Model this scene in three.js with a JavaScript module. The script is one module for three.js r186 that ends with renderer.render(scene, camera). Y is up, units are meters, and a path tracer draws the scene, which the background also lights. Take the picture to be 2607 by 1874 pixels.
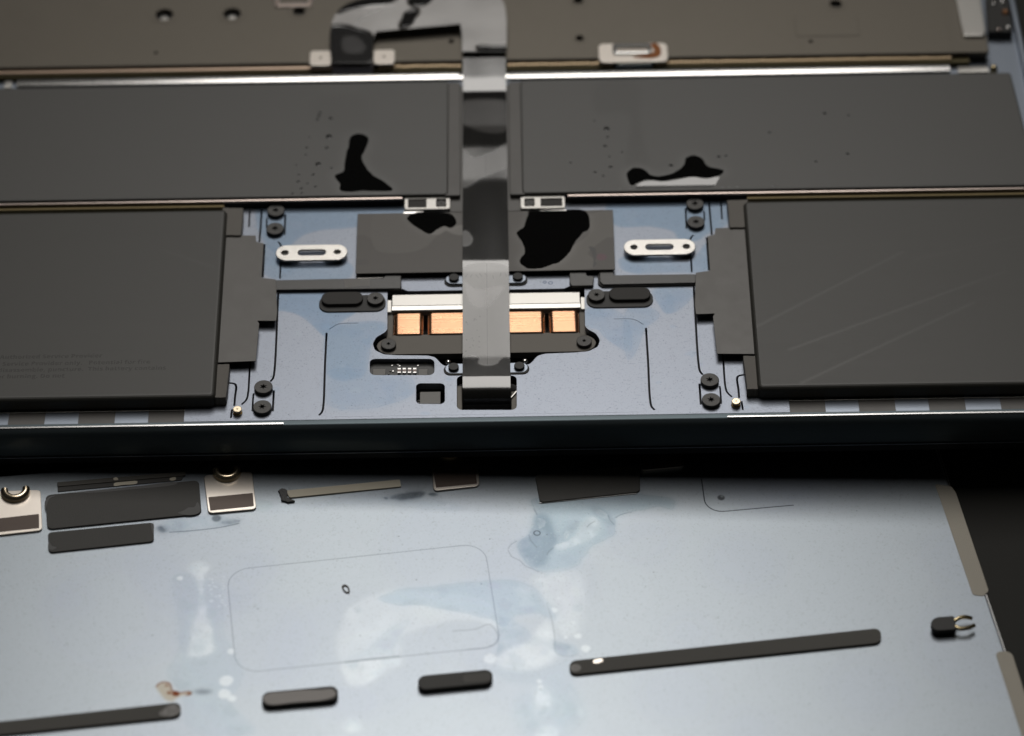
import * as THREE from 'three';
import { mergeGeometries, toCreasedNormals } from 'three/addons/utils/BufferGeometryUtils.js';
import { RectAreaLightUniformsLib } from 'three/addons/lights/RectAreaLightUniformsLib.js';

// ------------------------------------------------------------------ camera, light, exposure
const scene = new THREE.Scene();
const W = 2607, H = 1874, F = 7900;                         // the photograph's pixels and focal length in pixels
const camera = new THREE.PerspectiveCamera(2 * Math.atan(H / 2 / F) * 180 / Math.PI, W / H, 0.05, 20);
const CAM = new THREE.Vector3(6.7598, 545.496, 560.255);    // millimetres; x = 0 is the laptop's centre line, y = 0 its screw heads
camera.position.copy(CAM).multiplyScalar(0.001);
camera.rotation.set(-44.2353 * Math.PI / 180, 0.03289 * Math.PI / 180, -0.92638 * Math.PI / 180, 'YXZ');
camera.focus = 0.782; camera.userData.fStop = 8.5;
scene.add(camera);
camera.updateMatrixWorld(true);
scene.background = new THREE.Color().setRGB(0.010, 0.010, 0.009);   // the dark room

const LAMP = { az: 2.6, el: 64.5, d: 0.92, w: 0.38, h: 0.68, i: 3.2 };
RectAreaLightUniformsLib.init();
const lampDir = new THREE.Vector3(Math.sin(LAMP.az * Math.PI / 180) * Math.cos(LAMP.el * Math.PI / 180), Math.sin(LAMP.el * Math.PI / 180), -Math.cos(LAMP.az * Math.PI / 180) * Math.cos(LAMP.el * Math.PI / 180));
const lamp = new THREE.RectAreaLight(new THREE.Color().setRGB(1.0, 0.965, 0.92), LAMP.i, LAMP.w, LAMP.h);
lamp.position.copy(lampDir).multiplyScalar(LAMP.d); lamp.lookAt(0, 0, 0);
scene.add(lamp);

const renderer = new THREE.WebGLRenderer({ antialias: true });
renderer.toneMapping = THREE.LinearToneMapping; renderer.toneMappingExposure = 1.0;
renderer.shadowMap.enabled = true; renderer.setSize(1024, 736);

// ------------------------------------------------------------------ helpers
let seed = 7; const rnd = () => (seed = (seed * 1664525 + 1013904223) >>> 0) / 4294967296;
const rr2 = (a, b) => a + (b - a) * rnd();
const v3 = new THREE.Vector3();
function ray(px, py) { return new THREE.Vector3(px - W / 2, -(py - H / 2), -F).applyQuaternion(camera.quaternion).normalize(); }
function P(px, py, y = 0) { const d = ray(px, py), t = (y - CAM.y) / d.y; return [CAM.x + d.x * t, CAM.z + d.z * t]; }   // a pixel's place on the laptop's level y
// the cover's own frame: it lies turned by 7.5 degrees, its right side lower
const CX = new THREE.Vector3(0.9911, -0.0320, -0.1312).normalize(), CN = new THREE.Vector3(0.030, 0.9994, -0.0159).normalize();
const CZ = new THREE.Vector3().crossVectors(CX, CN).normalize(), CO = new THREE.Vector3(0, -17.5, 20);
CX.crossVectors(CN, CZ).normalize();
function C(px, py, h = 0) {
  const d = ray(px, py), o = CO.clone().addScaledVector(CN, h), t = o.clone().sub(CAM).dot(CN) / d.dot(CN);
  const q = CAM.clone().addScaledVector(d, t).sub(CO); return [q.dot(CX), q.dot(CZ)];
}
const zoom = (x0, y0, s) => (x, y) => [x0 + x * s, y0 + y * s];
const A1 = zoom(0, 0, 0.3836), A2 = zoom(740, 0, 0.31905), A3 = zoom(1400, 0, 0.31898), A4 = zoom(1900, 0, 0.31904), A5 = zoom(0, 480, 0.38043), A6 = zoom(600, 480, 0.22696), A7 = zoom(1050, 480, 0.26455), A8 = zoom(1550, 460, 0.26455);
const B1 = zoom(500, 780, 0.19627), B2 = zoom(780, 700, 0.23315), B3 = zoom(1100, 660, 0.25773), B4 = zoom(1600, 700, 0.23923), B5 = zoom(1950, 460, 0.44183), B6 = zoom(0, 1000, 0.30864), B7 = zoom(650, 1100, 0.30864), B8 = zoom(1200, 1120, 0.26991);
const C1 = zoom(1700, 1100, 0.39991), C2 = zoom(2250, 1450, 0.2602), C3 = zoom(0, 1400, 0.30864), C4 = zoom(600, 1380, 0.30864), C5 = zoom(1200, 1400, 0.30864);
const D2 = zoom(1000, 480, 0.21164), D4 = zoom(880, 900, 0.20282), D5 = zoom(0, 1180, 0.29982), D7 = zoom(1260, 1240, 0.16755), D3 = zoom(2380, 0, 0.15952);
const pl = (Z, y, ...p) => p.map(([a, b]) => P(...Z(a, b), y));      // points of a zoomed view on the laptop's level y
const cl = (Z, h, ...p) => p.map(([a, b]) => C(...Z(a, b), h));      // the same on the cover
const mir = (p) => p.map(([x, z]) => [-x, z]).reverse();
const rect = (x0, z0, x1, z1) => [[x0, z0], [x1, z0], [x1, z1], [x0, z1]];
function round(p, r, n = 5) {                                        // a polygon with rounded corners
  const out = [];
  p.forEach((b, i) => {
    const a = p[(i + p.length - 1) % p.length], c = p[(i + 1) % p.length], rad = Array.isArray(r) ? r[i] : r;
    const u = [a[0] - b[0], a[1] - b[1]], w = [c[0] - b[0], c[1] - b[1]], lu = Math.hypot(...u), lw = Math.hypot(...w), k = Math.min(rad, lu * 0.49, lw * 0.49);
    if (k < 1e-4) { out.push(b); return; }
    const s = [b[0] + u[0] / lu * k, b[1] + u[1] / lu * k], e = [b[0] + w[0] / lw * k, b[1] + w[1] / lw * k];
    const cs = (u[0] * w[0] + u[1] * w[1]) / lu / lw, hw = Math.sqrt(Math.max(0.02, (1 - cs) / 2) / Math.max(0.02, (1 + cs) / 2)), wt = Math.sin(Math.atan(hw));   // a conic weight that makes the corner a circular arc
    for (let j = 0; j <= n; j++) { const t = j / n, q = 1 - t, A = q * q, B = 2 * wt * q * t, D = t * t, S = A + B + D; out.push([(A * s[0] + B * b[0] + D * e[0]) / S, (A * s[1] + B * b[1] + D * e[1]) / S]); }
  });
  return out;
}
const rrect = (x0, z0, x1, z1, r, n) => round(rect(x0, z0, x1, z1), r, n);
const circ = (x, z, r, n = 40) => Array.from({ length: n }, (_, i) => [x + r * Math.cos(i / n * 2 * Math.PI), z + r * Math.sin(i / n * 2 * Math.PI)]);
const star = (x, z, r, a0 = 0) => Array.from({ length: 36 }, (_, i) => { const a = i / 36 * 2 * Math.PI, k = r * (0.77 + 0.23 * Math.cos(6 * a)); return [x + k * Math.cos(a + a0), z + k * Math.sin(a + a0)]; });
function smooth(p, closed = true, n = 6) {
  const c = new THREE.CatmullRomCurve3(p.map(([x, z]) => new THREE.Vector3(x, 0, z)), closed, 'centripetal');
  return c.getPoints(p.length * n).slice(0, closed ? -1 : undefined).map((q) => [q.x, q.z]);
}
const jn = Array.from({ length: 997 }, () => rnd() * 2 - 1);
function jag(p, amp) { let d = 0; return p.map(([x, z], i) => { const q = p[(i + 1) % p.length]; d += Math.hypot(q[0] - x, q[1] - z); const f = (u, o) => { const a = Math.floor(u), t = u - a; return jn[(a + o) % 997] * (1 - t) + jn[(a + 1 + o) % 997] * t; }; return [x + amp * (f(d * 0.7, 0) + 0.5 * f(d * 2.1, 77)), z + amp * (f(d * 0.7, 300) + 0.5 * f(d * 2.1, 411))]; }); }
function band(p, w) {                                                // a thin closed strip along an open line
  const l = [], r = [];
  p.forEach((b, i) => {
    const a = p[Math.max(0, i - 1)], c = p[Math.min(p.length - 1, i + 1)], d = [c[0] - a[0], c[1] - a[1]], k = Math.hypot(...d) || 1, n = [-d[1] / k * w / 2, d[0] / k * w / 2];
    l.push([b[0] + n[0], b[1] + n[1]]); r.push([b[0] - n[0], b[1] - n[1]]);
  });
  return [...l, ...r.reverse()];
}
const area = (p) => p.reduce((s, [x, z], i) => { const [x2, z2] = p[(i + 1) % p.length]; return s + x * z2 - x2 * z; }, 0);
function ext(p, y0, y1, b = 0, holes = []) {                         // an upright slab: outline in [x, z], from y0 to y1, chamfered by b
  const v = (q) => q.map(([x, z]) => new THREE.Vector2(x, -z)), s = new THREE.Shape(v(p));
  for (const h of holes) s.holes.push(new THREE.Path(v(h)));
  const g = new THREE.ExtrudeGeometry(s, { depth: Math.max(1e-3, y1 - y0 - 2 * b), bevelEnabled: b > 0, bevelSize: b, bevelThickness: b, bevelOffset: -b, bevelSegments: b > 0.5 ? 5 : 2, curveSegments: 6 });
  g.rotateX(-Math.PI / 2); g.translate(0, y0 + b, 0); return g;
}
function prismX(prof, x0, x1, crease = 0.5) {                        // a bar along x with the section [z, y]
  const s = new THREE.Shape(prof.map(([z, y]) => new THREE.Vector2(-z, y)));
  const g = new THREE.ExtrudeGeometry(s, { depth: x1 - x0, bevelEnabled: false }); g.rotateY(Math.PI / 2); g.translate(x0, 0, 0);
  return toCreasedNormals(g, crease);
}
function prismZ(prof, z0, z1, crease = 0.6) {                        // a bar along z with the section [x, y]
  const g = new THREE.ExtrudeGeometry(new THREE.Shape(prof.map(([x, y]) => new THREE.Vector2(x, y))), { depth: z1 - z0, bevelEnabled: false }); g.translate(0, 0, z0);
  return toCreasedNormals(g, crease);
}
const roundProf = (a0, b0, a1, b1, r, n = 4) => round([[a0, b0], [a1, b0], [a1, b1], [a0, b1]], r, n);
function planar(g, [x0, z0, x1, z1]) {
  const p = g.attributes.position, u = new Float32Array(p.count * 2);
  for (let i = 0; i < p.count; i++) { u[2 * i] = (p.getX(i) - x0) / (x1 - x0); u[2 * i + 1] = 1 - (p.getZ(i) - z0) / (z1 - z0); }
  g.setAttribute('uv', new THREE.BufferAttribute(u, 2)); return g;
}
function uvmm(g, k = 20) {                                           // uv by place: one turn of the tile per k millimetres
  const p = g.attributes.position, u = new Float32Array(p.count * 2);
  for (let i = 0; i < p.count; i++) { u[2 * i] = (p.getX(i) + 0.37 * p.getY(i)) / k; u[2 * i + 1] = (-p.getZ(i) + 0.61 * p.getY(i)) / k; }
  g.setAttribute('uv', new THREE.BufferAttribute(u, 2)); return g;
}
function mesh(name, g, m, parent, label, keepUV = false) {
  if (Array.isArray(g)) g = mergeGeometries(g.map((q) => { q = q.index ? q.toNonIndexed() : q; for (const k of Object.keys(q.attributes)) if (!['position', 'normal', 'uv'].includes(k)) q.deleteAttribute(k); return q; }));
  if (!keepUV) uvmm(g);
  g.scale(0.001, 0.001, 0.001);
  const o = new THREE.Mesh(g, m); o.name = name; o.castShadow = o.receiveShadow = true;
  if (label) o.userData.label = label;
  parent.add(o); return o;
}
const used = {};
function numbered(n) { const k = used[n] = (used[n] ?? -1) + 1; return k ? `${n}_${String(k).padStart(3, '0')}` : n; }
function thing(name, label, category, group) { const o = new THREE.Group(); o.name = numbered(name); o.userData = { label, category }; if (group) o.userData.group = group; scene.add(o); return o; }
function tag(o, label, category, group) { o.name = numbered(o.name); Object.assign(o.userData, { label, category }); if (group) o.userData.group = group; return o; }

// ------------------------------------------------------------------ textures
function noiseTile(n, fn, srgb = false) {
  const d = new Uint8Array(n * n * 4);
  for (let j = 0; j < n; j++) for (let i = 0; i < n; i++) { const c = fn(i, j), k = 4 * (j * n + i); d[k] = d[k + 1] = d[k + 2] = Math.max(0, Math.min(255, c)); d[k + 3] = 255; }
  const t = new THREE.DataTexture(d, n, n); t.wrapS = t.wrapT = THREE.RepeatWrapping; t.magFilter = THREE.LinearFilter; t.minFilter = THREE.LinearMipmapLinearFilter; t.generateMipmaps = true;
  if (srgb) t.colorSpace = THREE.SRGBColorSpace; t.needsUpdate = true; return t;
}
function valueNoise(n, cells) {                                      // tileable smooth noise
  const g = Array.from({ length: cells * cells }, () => rnd());
  return (i, j) => { const x = i / n * cells, y = j / n * cells, a = Math.floor(x), b = Math.floor(y), u = x - a, v = y - b, s = u * u * (3 - 2 * u), t = v * v * (3 - 2 * v), q = (p, r) => g[(r % cells) * cells + (p % cells)]; return (q(a, b) * (1 - s) + q(a + 1, b) * s) * (1 - t) + (q(a, b + 1) * (1 - s) + q(a + 1, b + 1) * s) * t; };
}
const n1 = valueNoise(512, 160), n2 = valueNoise(512, 40), n3 = valueNoise(512, 9);
const grainT = noiseTile(512, (i, j) => 90 + 75 * n1(i, j) + 60 * rnd() + 30 * n2(i, j));
const blotchT = noiseTile(512, (i, j) => 205 + 22 * n3(i, j) + 14 * n2(i, j) + 14 * rnd());
const brushG = Array.from({ length: 512 }, () => rnd());
const brushT = noiseTile(512, (i, j) => 120 + 90 * brushG[j] + 30 * rnd());
const weaveT = noiseTile(256, (i, j) => 120 + 60 * Math.sin(i / 256 * 2 * Math.PI * 24) * (Math.floor(j / 256 * 24) % 2 ? 1 : -1) + 40 * Math.sin(j / 256 * 2 * Math.PI * 24) + 40 * rnd());
const rep = (t, a, b = a) => { const c = t.clone(); c.repeat.set(a, b); c.needsUpdate = true; return c; };
function canvasOf(dom, w, draw, srgb) {
  const h = Math.round(w * (dom[3] - dom[1]) / (dom[2] - dom[0])), cv = document.createElement('canvas'); cv.width = w; cv.height = h;
  const g = cv.getContext('2d'), k = w / (dom[2] - dom[0]), X = (x) => (x - dom[0]) * k, Y = (z) => (z - dom[1]) * k;
  draw(g, k, X, Y, w, h);
  
  const t = new THREE.CanvasTexture(cv); if (srgb) t.colorSpace = THREE.SRGBColorSpace; t.anisotropy = 8; return t;
}
function fillPoly(g, X, Y, p, style, blur = 0) { g.save(); if (blur) g.filter = `blur(${blur}px)`; g.fillStyle = style; g.beginPath(); p.forEach(([x, z], i) => (i ? g.lineTo(X(x), Y(z)) : g.moveTo(X(x), Y(z)))); g.closePath(); g.fill(); g.restore(); }
function strokePoly(g, X, Y, p, style, w, closed = false, blur = 0) { g.save(); if (blur) g.filter = `blur(${blur}px)`; g.strokeStyle = style; g.lineWidth = w; g.lineJoin = g.lineCap = 'round'; g.beginPath(); p.forEach(([x, z], i) => (i ? g.lineTo(X(x), Y(z)) : g.moveTo(X(x), Y(z)))); if (closed) g.closePath(); g.stroke(); g.restore(); }
function mottle(g, X, Y, p, tones, n, size, blur) {                   // uneven residue inside an outline
  g.save(); g.beginPath(); p.forEach(([x, z], i) => (i ? g.lineTo(X(x), Y(z)) : g.moveTo(X(x), Y(z)))); g.closePath(); g.clip();
  const xs = p.map((q) => q[0]), zs = p.map((q) => q[1]), x0 = Math.min(...xs), x1 = Math.max(...xs), z0 = Math.min(...zs), z1 = Math.max(...zs);
  for (let i = 0; i < n; i++) { const x = rr2(x0, x1), z = rr2(z0, z1), r = size * rr2(0.25, 1), e = rr2(0.4, 1.6); fillPoly(g, X, Y, jag(smooth(Array.from({ length: 7 }, (_, j) => [x + r * e * rr2(0.6, 1.2) * Math.cos(j * 0.9), z + r * rr2(0.6, 1.2) * Math.sin(j * 0.9)])), size * 0.15), tones[i % tones.length], blur); }
  g.restore();
}
function speckle(g, w, h, n, lo, hi, a, size = 1.4) { for (let i = 0; i < n; i++) { const c = Math.floor(rr2(lo, hi)); g.fillStyle = `rgba(${c},${c},${c},${a})`; g.fillRect(rnd() * w, rnd() * h, rr2(0.6, size), rr2(0.6, size)); } }

// ------------------------------------------------------------------ materials
const col = (r, g, b) => new THREE.Color().setRGB(r, g, b);
const mat = (o) => new THREE.MeshPhysicalMaterial(o);
const BLUE = col(0.375, 0.42, 0.49);                                  // anodised aluminium
const M = {
  alu: mat({ color: BLUE, metalness: 1, roughness: 0.40, bumpMap: rep(grainT, 2.2), bumpScale: 6e-6 }),
  lip: mat({ color: col(0.12, 0.15, 0.165), metalness: 0.85, roughness: 0.42, bumpMap: rep(grainT, 2), bumpScale: 4e-6 }),
  lid: mat({ color: col(0.03, 0.034, 0.038), metalness: 0.7, roughness: 0.4 }),
  edge: mat({ color: col(0.86, 0.86, 0.86), metalness: 1, roughness: 0.26 }),
  cell: mat({ color: col(0.030, 0.0295, 0.026), ior: 1.9, roughness: 0.52, roughnessMap: rep(blotchT, 0.5), bumpMap: rep(grainT, 1.5), bumpScale: 7e-6, specularIntensity: 1.0 }),
  flap: mat({ color: col(0.115, 0.106, 0.093), ior: 1.95, roughness: 0.54, roughnessMap: rep(blotchT, 0.8), bumpMap: rep(grainT, 1.5), bumpScale: 8e-6 }),
  crinkle: mat({ color: col(0.22, 0.205, 0.185), roughness: 0.6, bumpMap: rep(grainT, 0.7), bumpScale: 1.2e-4 }),
  tape: mat({ color: col(0.085, 0.078, 0.068), ior: 1.9, roughness: 0.52, roughnessMap: rep(blotchT, 0.6), bumpMap: rep(grainT, 1.5), bumpScale: 6e-6 }),
  wet: mat({ color: col(0.006, 0.006, 0.006), roughness: 0.04, specularIntensity: 0.9 }),
  plastic: mat({ color: col(0.035, 0.034, 0.032), roughness: 0.45, bumpMap: rep(grainT, 2), bumpScale: 6e-6 }),
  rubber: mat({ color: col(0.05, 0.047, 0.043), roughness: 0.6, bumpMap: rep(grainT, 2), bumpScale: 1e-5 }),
  shield: mat({ color: col(0.205, 0.187, 0.158), metalness: 0.85, roughness: 0.56, roughnessMap: rep(blotchT, 0.4), bumpMap: rep(grainT, 1.2), bumpScale: 5e-6 }),
  bracket: mat({ color: col(0.95, 0.92, 0.87), metalness: 1, roughness: 0.28, bumpMap: rep(grainT, 1), bumpScale: 2e-5 }),
  steel: mat({ color: col(0.78, 0.76, 0.72), metalness: 1, roughness: 0.36, bumpMap: rep(grainT, 1.5), bumpScale: 6e-6 }),
  polished: mat({ color: col(0.9, 0.89, 0.87), metalness: 1, roughness: 0.2 }),
  rose: mat({ color: col(0.78, 0.66, 0.60), metalness: 1, roughness: 0.28 }),
  copper: mat({ color: col(0.94, 0.52, 0.31), metalness: 1, roughness: 0.31, roughnessMap: rep(blotchT, 0.15, 1.2), bumpMap: rep(brushT, 0.05, 0.7), bumpScale: 4e-5 }),
  brass: mat({ color: col(0.76, 0.63, 0.38), metalness: 1, roughness: 0.24 }),
  gold: mat({ color: col(0.86, 0.72, 0.52), metalness: 1, roughness: 0.24 }),
  clip: mat({ color: col(0.96, 0.885, 0.80), metalness: 1, roughness: 0.36, bumpMap: rep(grainT, 2), bumpScale: 3e-6 }),
  screw: mat({ color: col(0.11, 0.108, 0.105), metalness: 0.7, roughness: 0.42, bumpMap: rep(grainT, 2), bumpScale: 5e-5 }),
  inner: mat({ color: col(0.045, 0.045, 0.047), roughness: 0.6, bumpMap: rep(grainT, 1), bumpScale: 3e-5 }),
  dark: mat({ color: col(0.03, 0.03, 0.03), roughness: 0.6 }),
  board: mat({ color: col(0.035, 0.036, 0.034), ior: 1.7, roughness: 0.42 }),
  chip: mat({ color: col(0.24, 0.235, 0.225), metalness: 0.4, roughness: 0.5, bumpMap: rep(grainT, 3), bumpScale: 2e-5 }),
  ceramic: mat({ color: col(0.55, 0.42, 0.38), roughness: 0.5 }),
  tin: mat({ color: col(0.85, 0.84, 0.82), metalness: 1, roughness: 0.3 }),
  pad: mat({ color: col(0.062, 0.060, 0.055), ior: 1.6, roughness: 0.6, bumpMap: rep(grainT, 0.6), bumpScale: 7e-5 }),
  strip: mat({ color: col(0.085, 0.080, 0.068), ior: 1.7, roughness: 0.66, bumpMap: rep(grainT, 2), bumpScale: 8e-6 }),
  mesh: mat({ color: col(0.40, 0.375, 0.325), metalness: 0.8, roughness: 0.52, bumpMap: rep(weaveT, 1.6), bumpScale: 9e-5 }),
  cream: mat({ color: col(0.80, 0.74, 0.60), roughness: 0.55, bumpMap: rep(grainT, 0.8), bumpScale: 3e-5 }),
  rust: mat({ color: col(0.40, 0.14, 0.04), roughness: 0.75, bumpMap: rep(grainT, 1), bumpScale: 5e-5 }),
  table: mat({ color: col(0.016, 0.0155, 0.012), roughness: 0.7 }),
  black: mat({ color: col(0.02, 0.02, 0.02), roughness: 0.7 }),
};

// ------------------------------------------------------------------ the setting
const table = mesh('table', ext(rect(-900, -700, 900, 500), -40, -24), M.table, scene); table.userData.kind = 'structure';

// the lamp that lights the bench: a softbox above and behind the laptop
{
  const box = thing('softbox_lamp', 'rectangular softbox lamp hanging above and behind the laptop', 'lamp');
  box.position.copy(lamp.position); box.quaternion.copy(lamp.quaternion);
  const w = LAMP.w * 1000, h = LAMP.h * 1000, back = new THREE.BoxGeometry(w + 30, h + 30, 60); back.translate(0, 0, 42);
  mesh('housing', back, M.black, box);
  const f = new THREE.BoxGeometry(w, h, 4); f.translate(0, 0, 6);
  mesh('diffuser', f, mat({ color: col(0.8, 0.8, 0.8), roughness: 0.8, emissive: col(1, 0.965, 0.92), emissiveIntensity: 0.4 }), box);
}

// ------------------------------------------------------------------ laptop
const laptop = thing('laptop', 'opened dark blue laptop base showing batteries, trackpad plate and cable', 'laptop');
const YP = -1.2, YF = -1.75, YB = 2.7, YU = 2.3;

// case: floor, plate, front lip, lid, side rims
mesh('floor', uvmm(ext(rect(-151, -197, 151, 16.9), -9.6, YF, 0, [rect(-75.5, -65.5, 75.5, 15.5)]), 9), M.alu, laptop, 'dark blue metal tray floor', true);
const ZF = 17.5;
mesh('front_edge', prismX(round([[ZF - 1.4, -9.9], [ZF - 1.4, -1.30], [ZF - 0.05, -1.30], [ZF + 1.35, -2.4], [ZF + 1.75, -5.6], [ZF + 1.35, -9.9]], [0, 0, 0.35, 1.2, 2.0, 0.3], 6), -152, 152), M.lip, laptop, 'rounded dark front edge of the case');
mesh('front_edge_line', prismX(roundProf(ZF + 0.75, -10.19, ZF + 1.72, -9.93, 0.06), -152, 152), M.alu, laptop);
mesh('lid', ext(rrect(-152, -197, 152, ZF + 1.1, 6), -13.4, -10.2, 1.0), M.lid, laptop, 'closed dark display lid under the base');
for (const [a, b] of [[-140, P(722, 1075, YP)[0]], [P(1852, 1062, YP)[0], 151.5]])
  mesh('polished_edge', prismX(round([[ZF - 0.55, -1.32], [ZF - 0.55, -1.06], [ZF - 0.02, -1.12], [ZF + 0.08, -1.32]], [0, 0.05, 0.05, 0], 2), a, b), M.edge, laptop, 'bright polished lip of the case');
for (const s of [-1, 1]) mesh('side_rim', prismZ(roundProf(s * 150.2, -9.6, s * 152, 0.6, 0.5).map((q) => q), -197, ZF - 1), M.alu, laptop);

// plate with its grooves and pockets
const PLD = [-80, -70, 80, 18];
const plateHoles = [];
const lg = (Z, w, ...p) => { const q = band(smooth(pl(Z, YP, ...p), false, 4), w); plateHoles.push(q, mir(q)); };
lg(B1, 0.5, [1062, -170], [1050, 100], [1010, 860], [992, 935], [958, 975]);
lg(B1, 0.5, [1688, 345], [1668, 760], [1643, 1320], [1625, 1375], [1590, 1412]);
lg(B1, 0.45, [705, 600], [690, 820], [667, 1150], [645, 1215], [585, 1275]);
lg(B1, 0.5, [330, 996], [470, 998], [510, 1020], [500, 1180], [492, 1290]);
lg(B1, 0.4, [741, 1130], [731, 1250], [726, 1362]);
lg(B1, 0.5, [1004, 1090], [997, 1230], [990, 1362]);
lg(B1, 0.45, [462, 1335], [446, 1448]);
lg(B1, 0.1, [1720, 298], [1850, 228], [2100, 216]);
lg(A6, 0.5, [292, 235], [280, 420], [266, 600]);
lg(A6, 0.42, [158, 235], [150, 430]);
lg(A6, 0.36, [350, 330], [346, 440]);
lg(A6, 0.45, [556, 290], [550, 520]);
lg(A6, 0.42, [472, 595], [500, 625], [512, 660]);
lg(A6, 0.42, [505, 800], [497, 1010]);
lg(A6, 0.55, [322, 625], [312, 830], [303, 995]);
{ const z = P(...B2(600, 1545), YP)[1]; plateHoles.push(rect(-38, z - 0.05, 38, z + 0.05)); }
const half = pl(B2, YP, [1100, 176], [1060, 152], [885, 152], [885, 596], [852, 630], [765, 678], [724, 750], [748, 822], [850, 868], [1000, 877], [1330, 880], [1410, 900], [1470, 968], [1512, 996], [1600, 986]);
half.unshift([0, half[0][1]]); half.push([0, half[half.length - 1][1]]);
const opening = round([...half, ...half.slice(1, -1).map(([x, z]) => [-x, z]).reverse()], 0.7, 3);
const slotP = round(pl(B2, YP, [690, 915], [1400, 915], [1400, 1095], [690, 1095]), 1.5, 6);
const sqP = round(pl(B2, YP, [1196, 1182], [1514, 1182], [1514, 1410], [1196, 1410]), 1.3, 6);
const flexP = round(pl(B3, YP, [243, 1150], [838, 1148], [838, 1490], [243, 1490]), 1.5, 6);
plateHoles.push(opening, slotP, sqP, flexP);
const wetBlue = 'rgba(176,200,220,';
const plateMap = canvasOf(PLD, 2048, (g, k, X, Y, w, h) => {
  g.fillStyle = 'rgb(226,228,233)'; g.fillRect(0, 0, w, h);
  const F = (Z, a, blur, ...p) => { const q = smooth(pl(Z, YP, ...p)); fillPoly(g, X, Y, jag(q, 0.12), wetBlue + a * 0.85 + ')', blur + 2); strokePoly(g, X, Y, jag(q, 0.12), 'rgba(150,180,210,0.25)', 2, true, 1.5); mottle(g, X, Y, q, ['rgba(205,220,236,0.12)', 'rgba(150,182,212,0.10)', 'rgba(226,228,233,0.10)'], 16, 4, 6); return q; };
  F(A6, 0.75, 3, [300, 100], [1900, 100], [1880, 270], [1350, 430], [1000, 460], [760, 520], [620, 640], [560, 760], [330, 620]);
  F(A6, 0.6, 3, [310, 640], [500, 700], [700, 860], [1200, 800], [1320, 900], [1250, 1010], [500, 1020], [330, 960]);
  F(B1, 0.85, 2, [1060, -160], [1600, -200], [2100, -100], [2100, 40], [1850, 215], [1720, 320], [1675, 388], [1500, 230], [1330, 110], [1120, 55], [1060, 60]);
  F(B2, 0.7, 5, [225, 620], [300, 550], [420, 530], [850, 520], [860, 610], [760, 680], [700, 770], [680, 900], [620, 1090], [420, 1150], [250, 1100], [205, 900]);
  F(B2, 0.45, 12, [250, 1050], [620, 1040], [1150, 1150], [1150, 1300], [700, 1450], [260, 1420], [205, 1200]);
  F(A8, 0.8, 3, [0, 190], [1120, 190], [1130, 420], [960, 500], [880, 560], [700, 590], [620, 490], [400, 440], [60, 430]);
  F(A8, 0.65, 3, [100, 760], [300, 700], [760, 780], [950, 600], [960, 860], [640, 880], [160, 870]);
  F(A8, 0.6, 4, [430, 1050], [800, 1050], [720, 1200], [560, 1280], [480, 1180]);
  F(B3, 0.45, 6, [1545, 480], [1800, 500], [1940, 640], [1940, 900], [1700, 760], [1640, 690], [1530, 660]);
  F(B4, 0.4, 6, [0, 350], [140, 330], [330, 420], [180, 560], [80, 800], [0, 900]);
  for (let i = 0; i < 90; i++) { const x = rr2(-70, 70), z = rr2(-60, 15), r = rr2(0.1, 1.6); fillPoly(g, X, Y, smooth(Array.from({ length: 7 }, (_, j) => [x + r * rr2(0.5, 1.2) * Math.cos(j * 0.9), z + r * rr2(0.4, 1) * Math.sin(j * 0.9)])), `rgba(${rnd() < 0.5 ? '190,215,240' : '235,236,240'},0.18)`, 2); }
  for (let i = 0; i < 60; i++) { const x = rr2(8, 60), z = rr2(-20, 15), a = rr2(-0.15, 0.25), l = rr2(0.3, 2.2); strokePoly(g, X, Y, [[x, z], [x + l, z + a * l]], `rgba(90,100,115,${rr2(0.15, 0.4)})`, 1); }
  for (let i = 0; i < 26; i++) fillPoly(g, X, Y, circ(rr2(-55, 60), rr2(-40, 16), rr2(0.06, 0.16), 8), 'rgba(70,75,85,0.7)');
  const rings = (Z, x, y, r) => { const [cx, cz] = P(...Z(x, y), YP); strokePoly(g, X, Y, circ(cx, cz, r), 'rgba(60,75,105,0.85)', k * 0.16, true); };
  rings(B3, 1112, 227, 0.42); rings(B3, 1170, 233, 0.52);
  speckle(g, w, h, 60000, 120, 255, 0.26, 2.6); speckle(g, w, h, 26000, 90, 255, 0.16, 5.5);
}, true);
const plateRough = canvasOf(PLD, 1024, (g, k, X, Y, w, h) => { g.fillStyle = 'rgb(0,225,0)'; g.fillRect(0, 0, w, h); for (let i = 0; i < 30000; i++) { g.fillStyle = `rgba(0,${Math.floor(rr2(190, 255))},0,0.3)`; g.fillRect(rnd() * w, rnd() * h, 1.5, 1.5); } });
M.plate = mat({ color: col(0.46, 0.492, 0.545), map: plateMap, metalness: 1, roughness: 0.45, roughnessMap: plateRough, bumpMap: rep(grainT, 12, 6.6), bumpScale: 2.2e-5 });
const plate = mesh('trackpad_plate', planar(ext(rect(-75.4, -65.4, 75.4, ZF - 1.42), -3.3, YP, 0.03, plateHoles), PLD), M.plate, laptop, 'blue grey metal plate with dark grooves and drying marks', true);
// the deep pockets below the plate
mesh('backing', ext(rect(-75.4, -65.4, 75.4, 15.4), -4.2, -3.31, 0, [opening, slotP, sqP, flexP]), M.inner, plate);  // dark colour stands in for the shade down in the grooves
mesh('pocket_floor', ext(rect(-60, -58, 60, 15.2), -9.5, -7.8), M.inner, plate);

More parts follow.
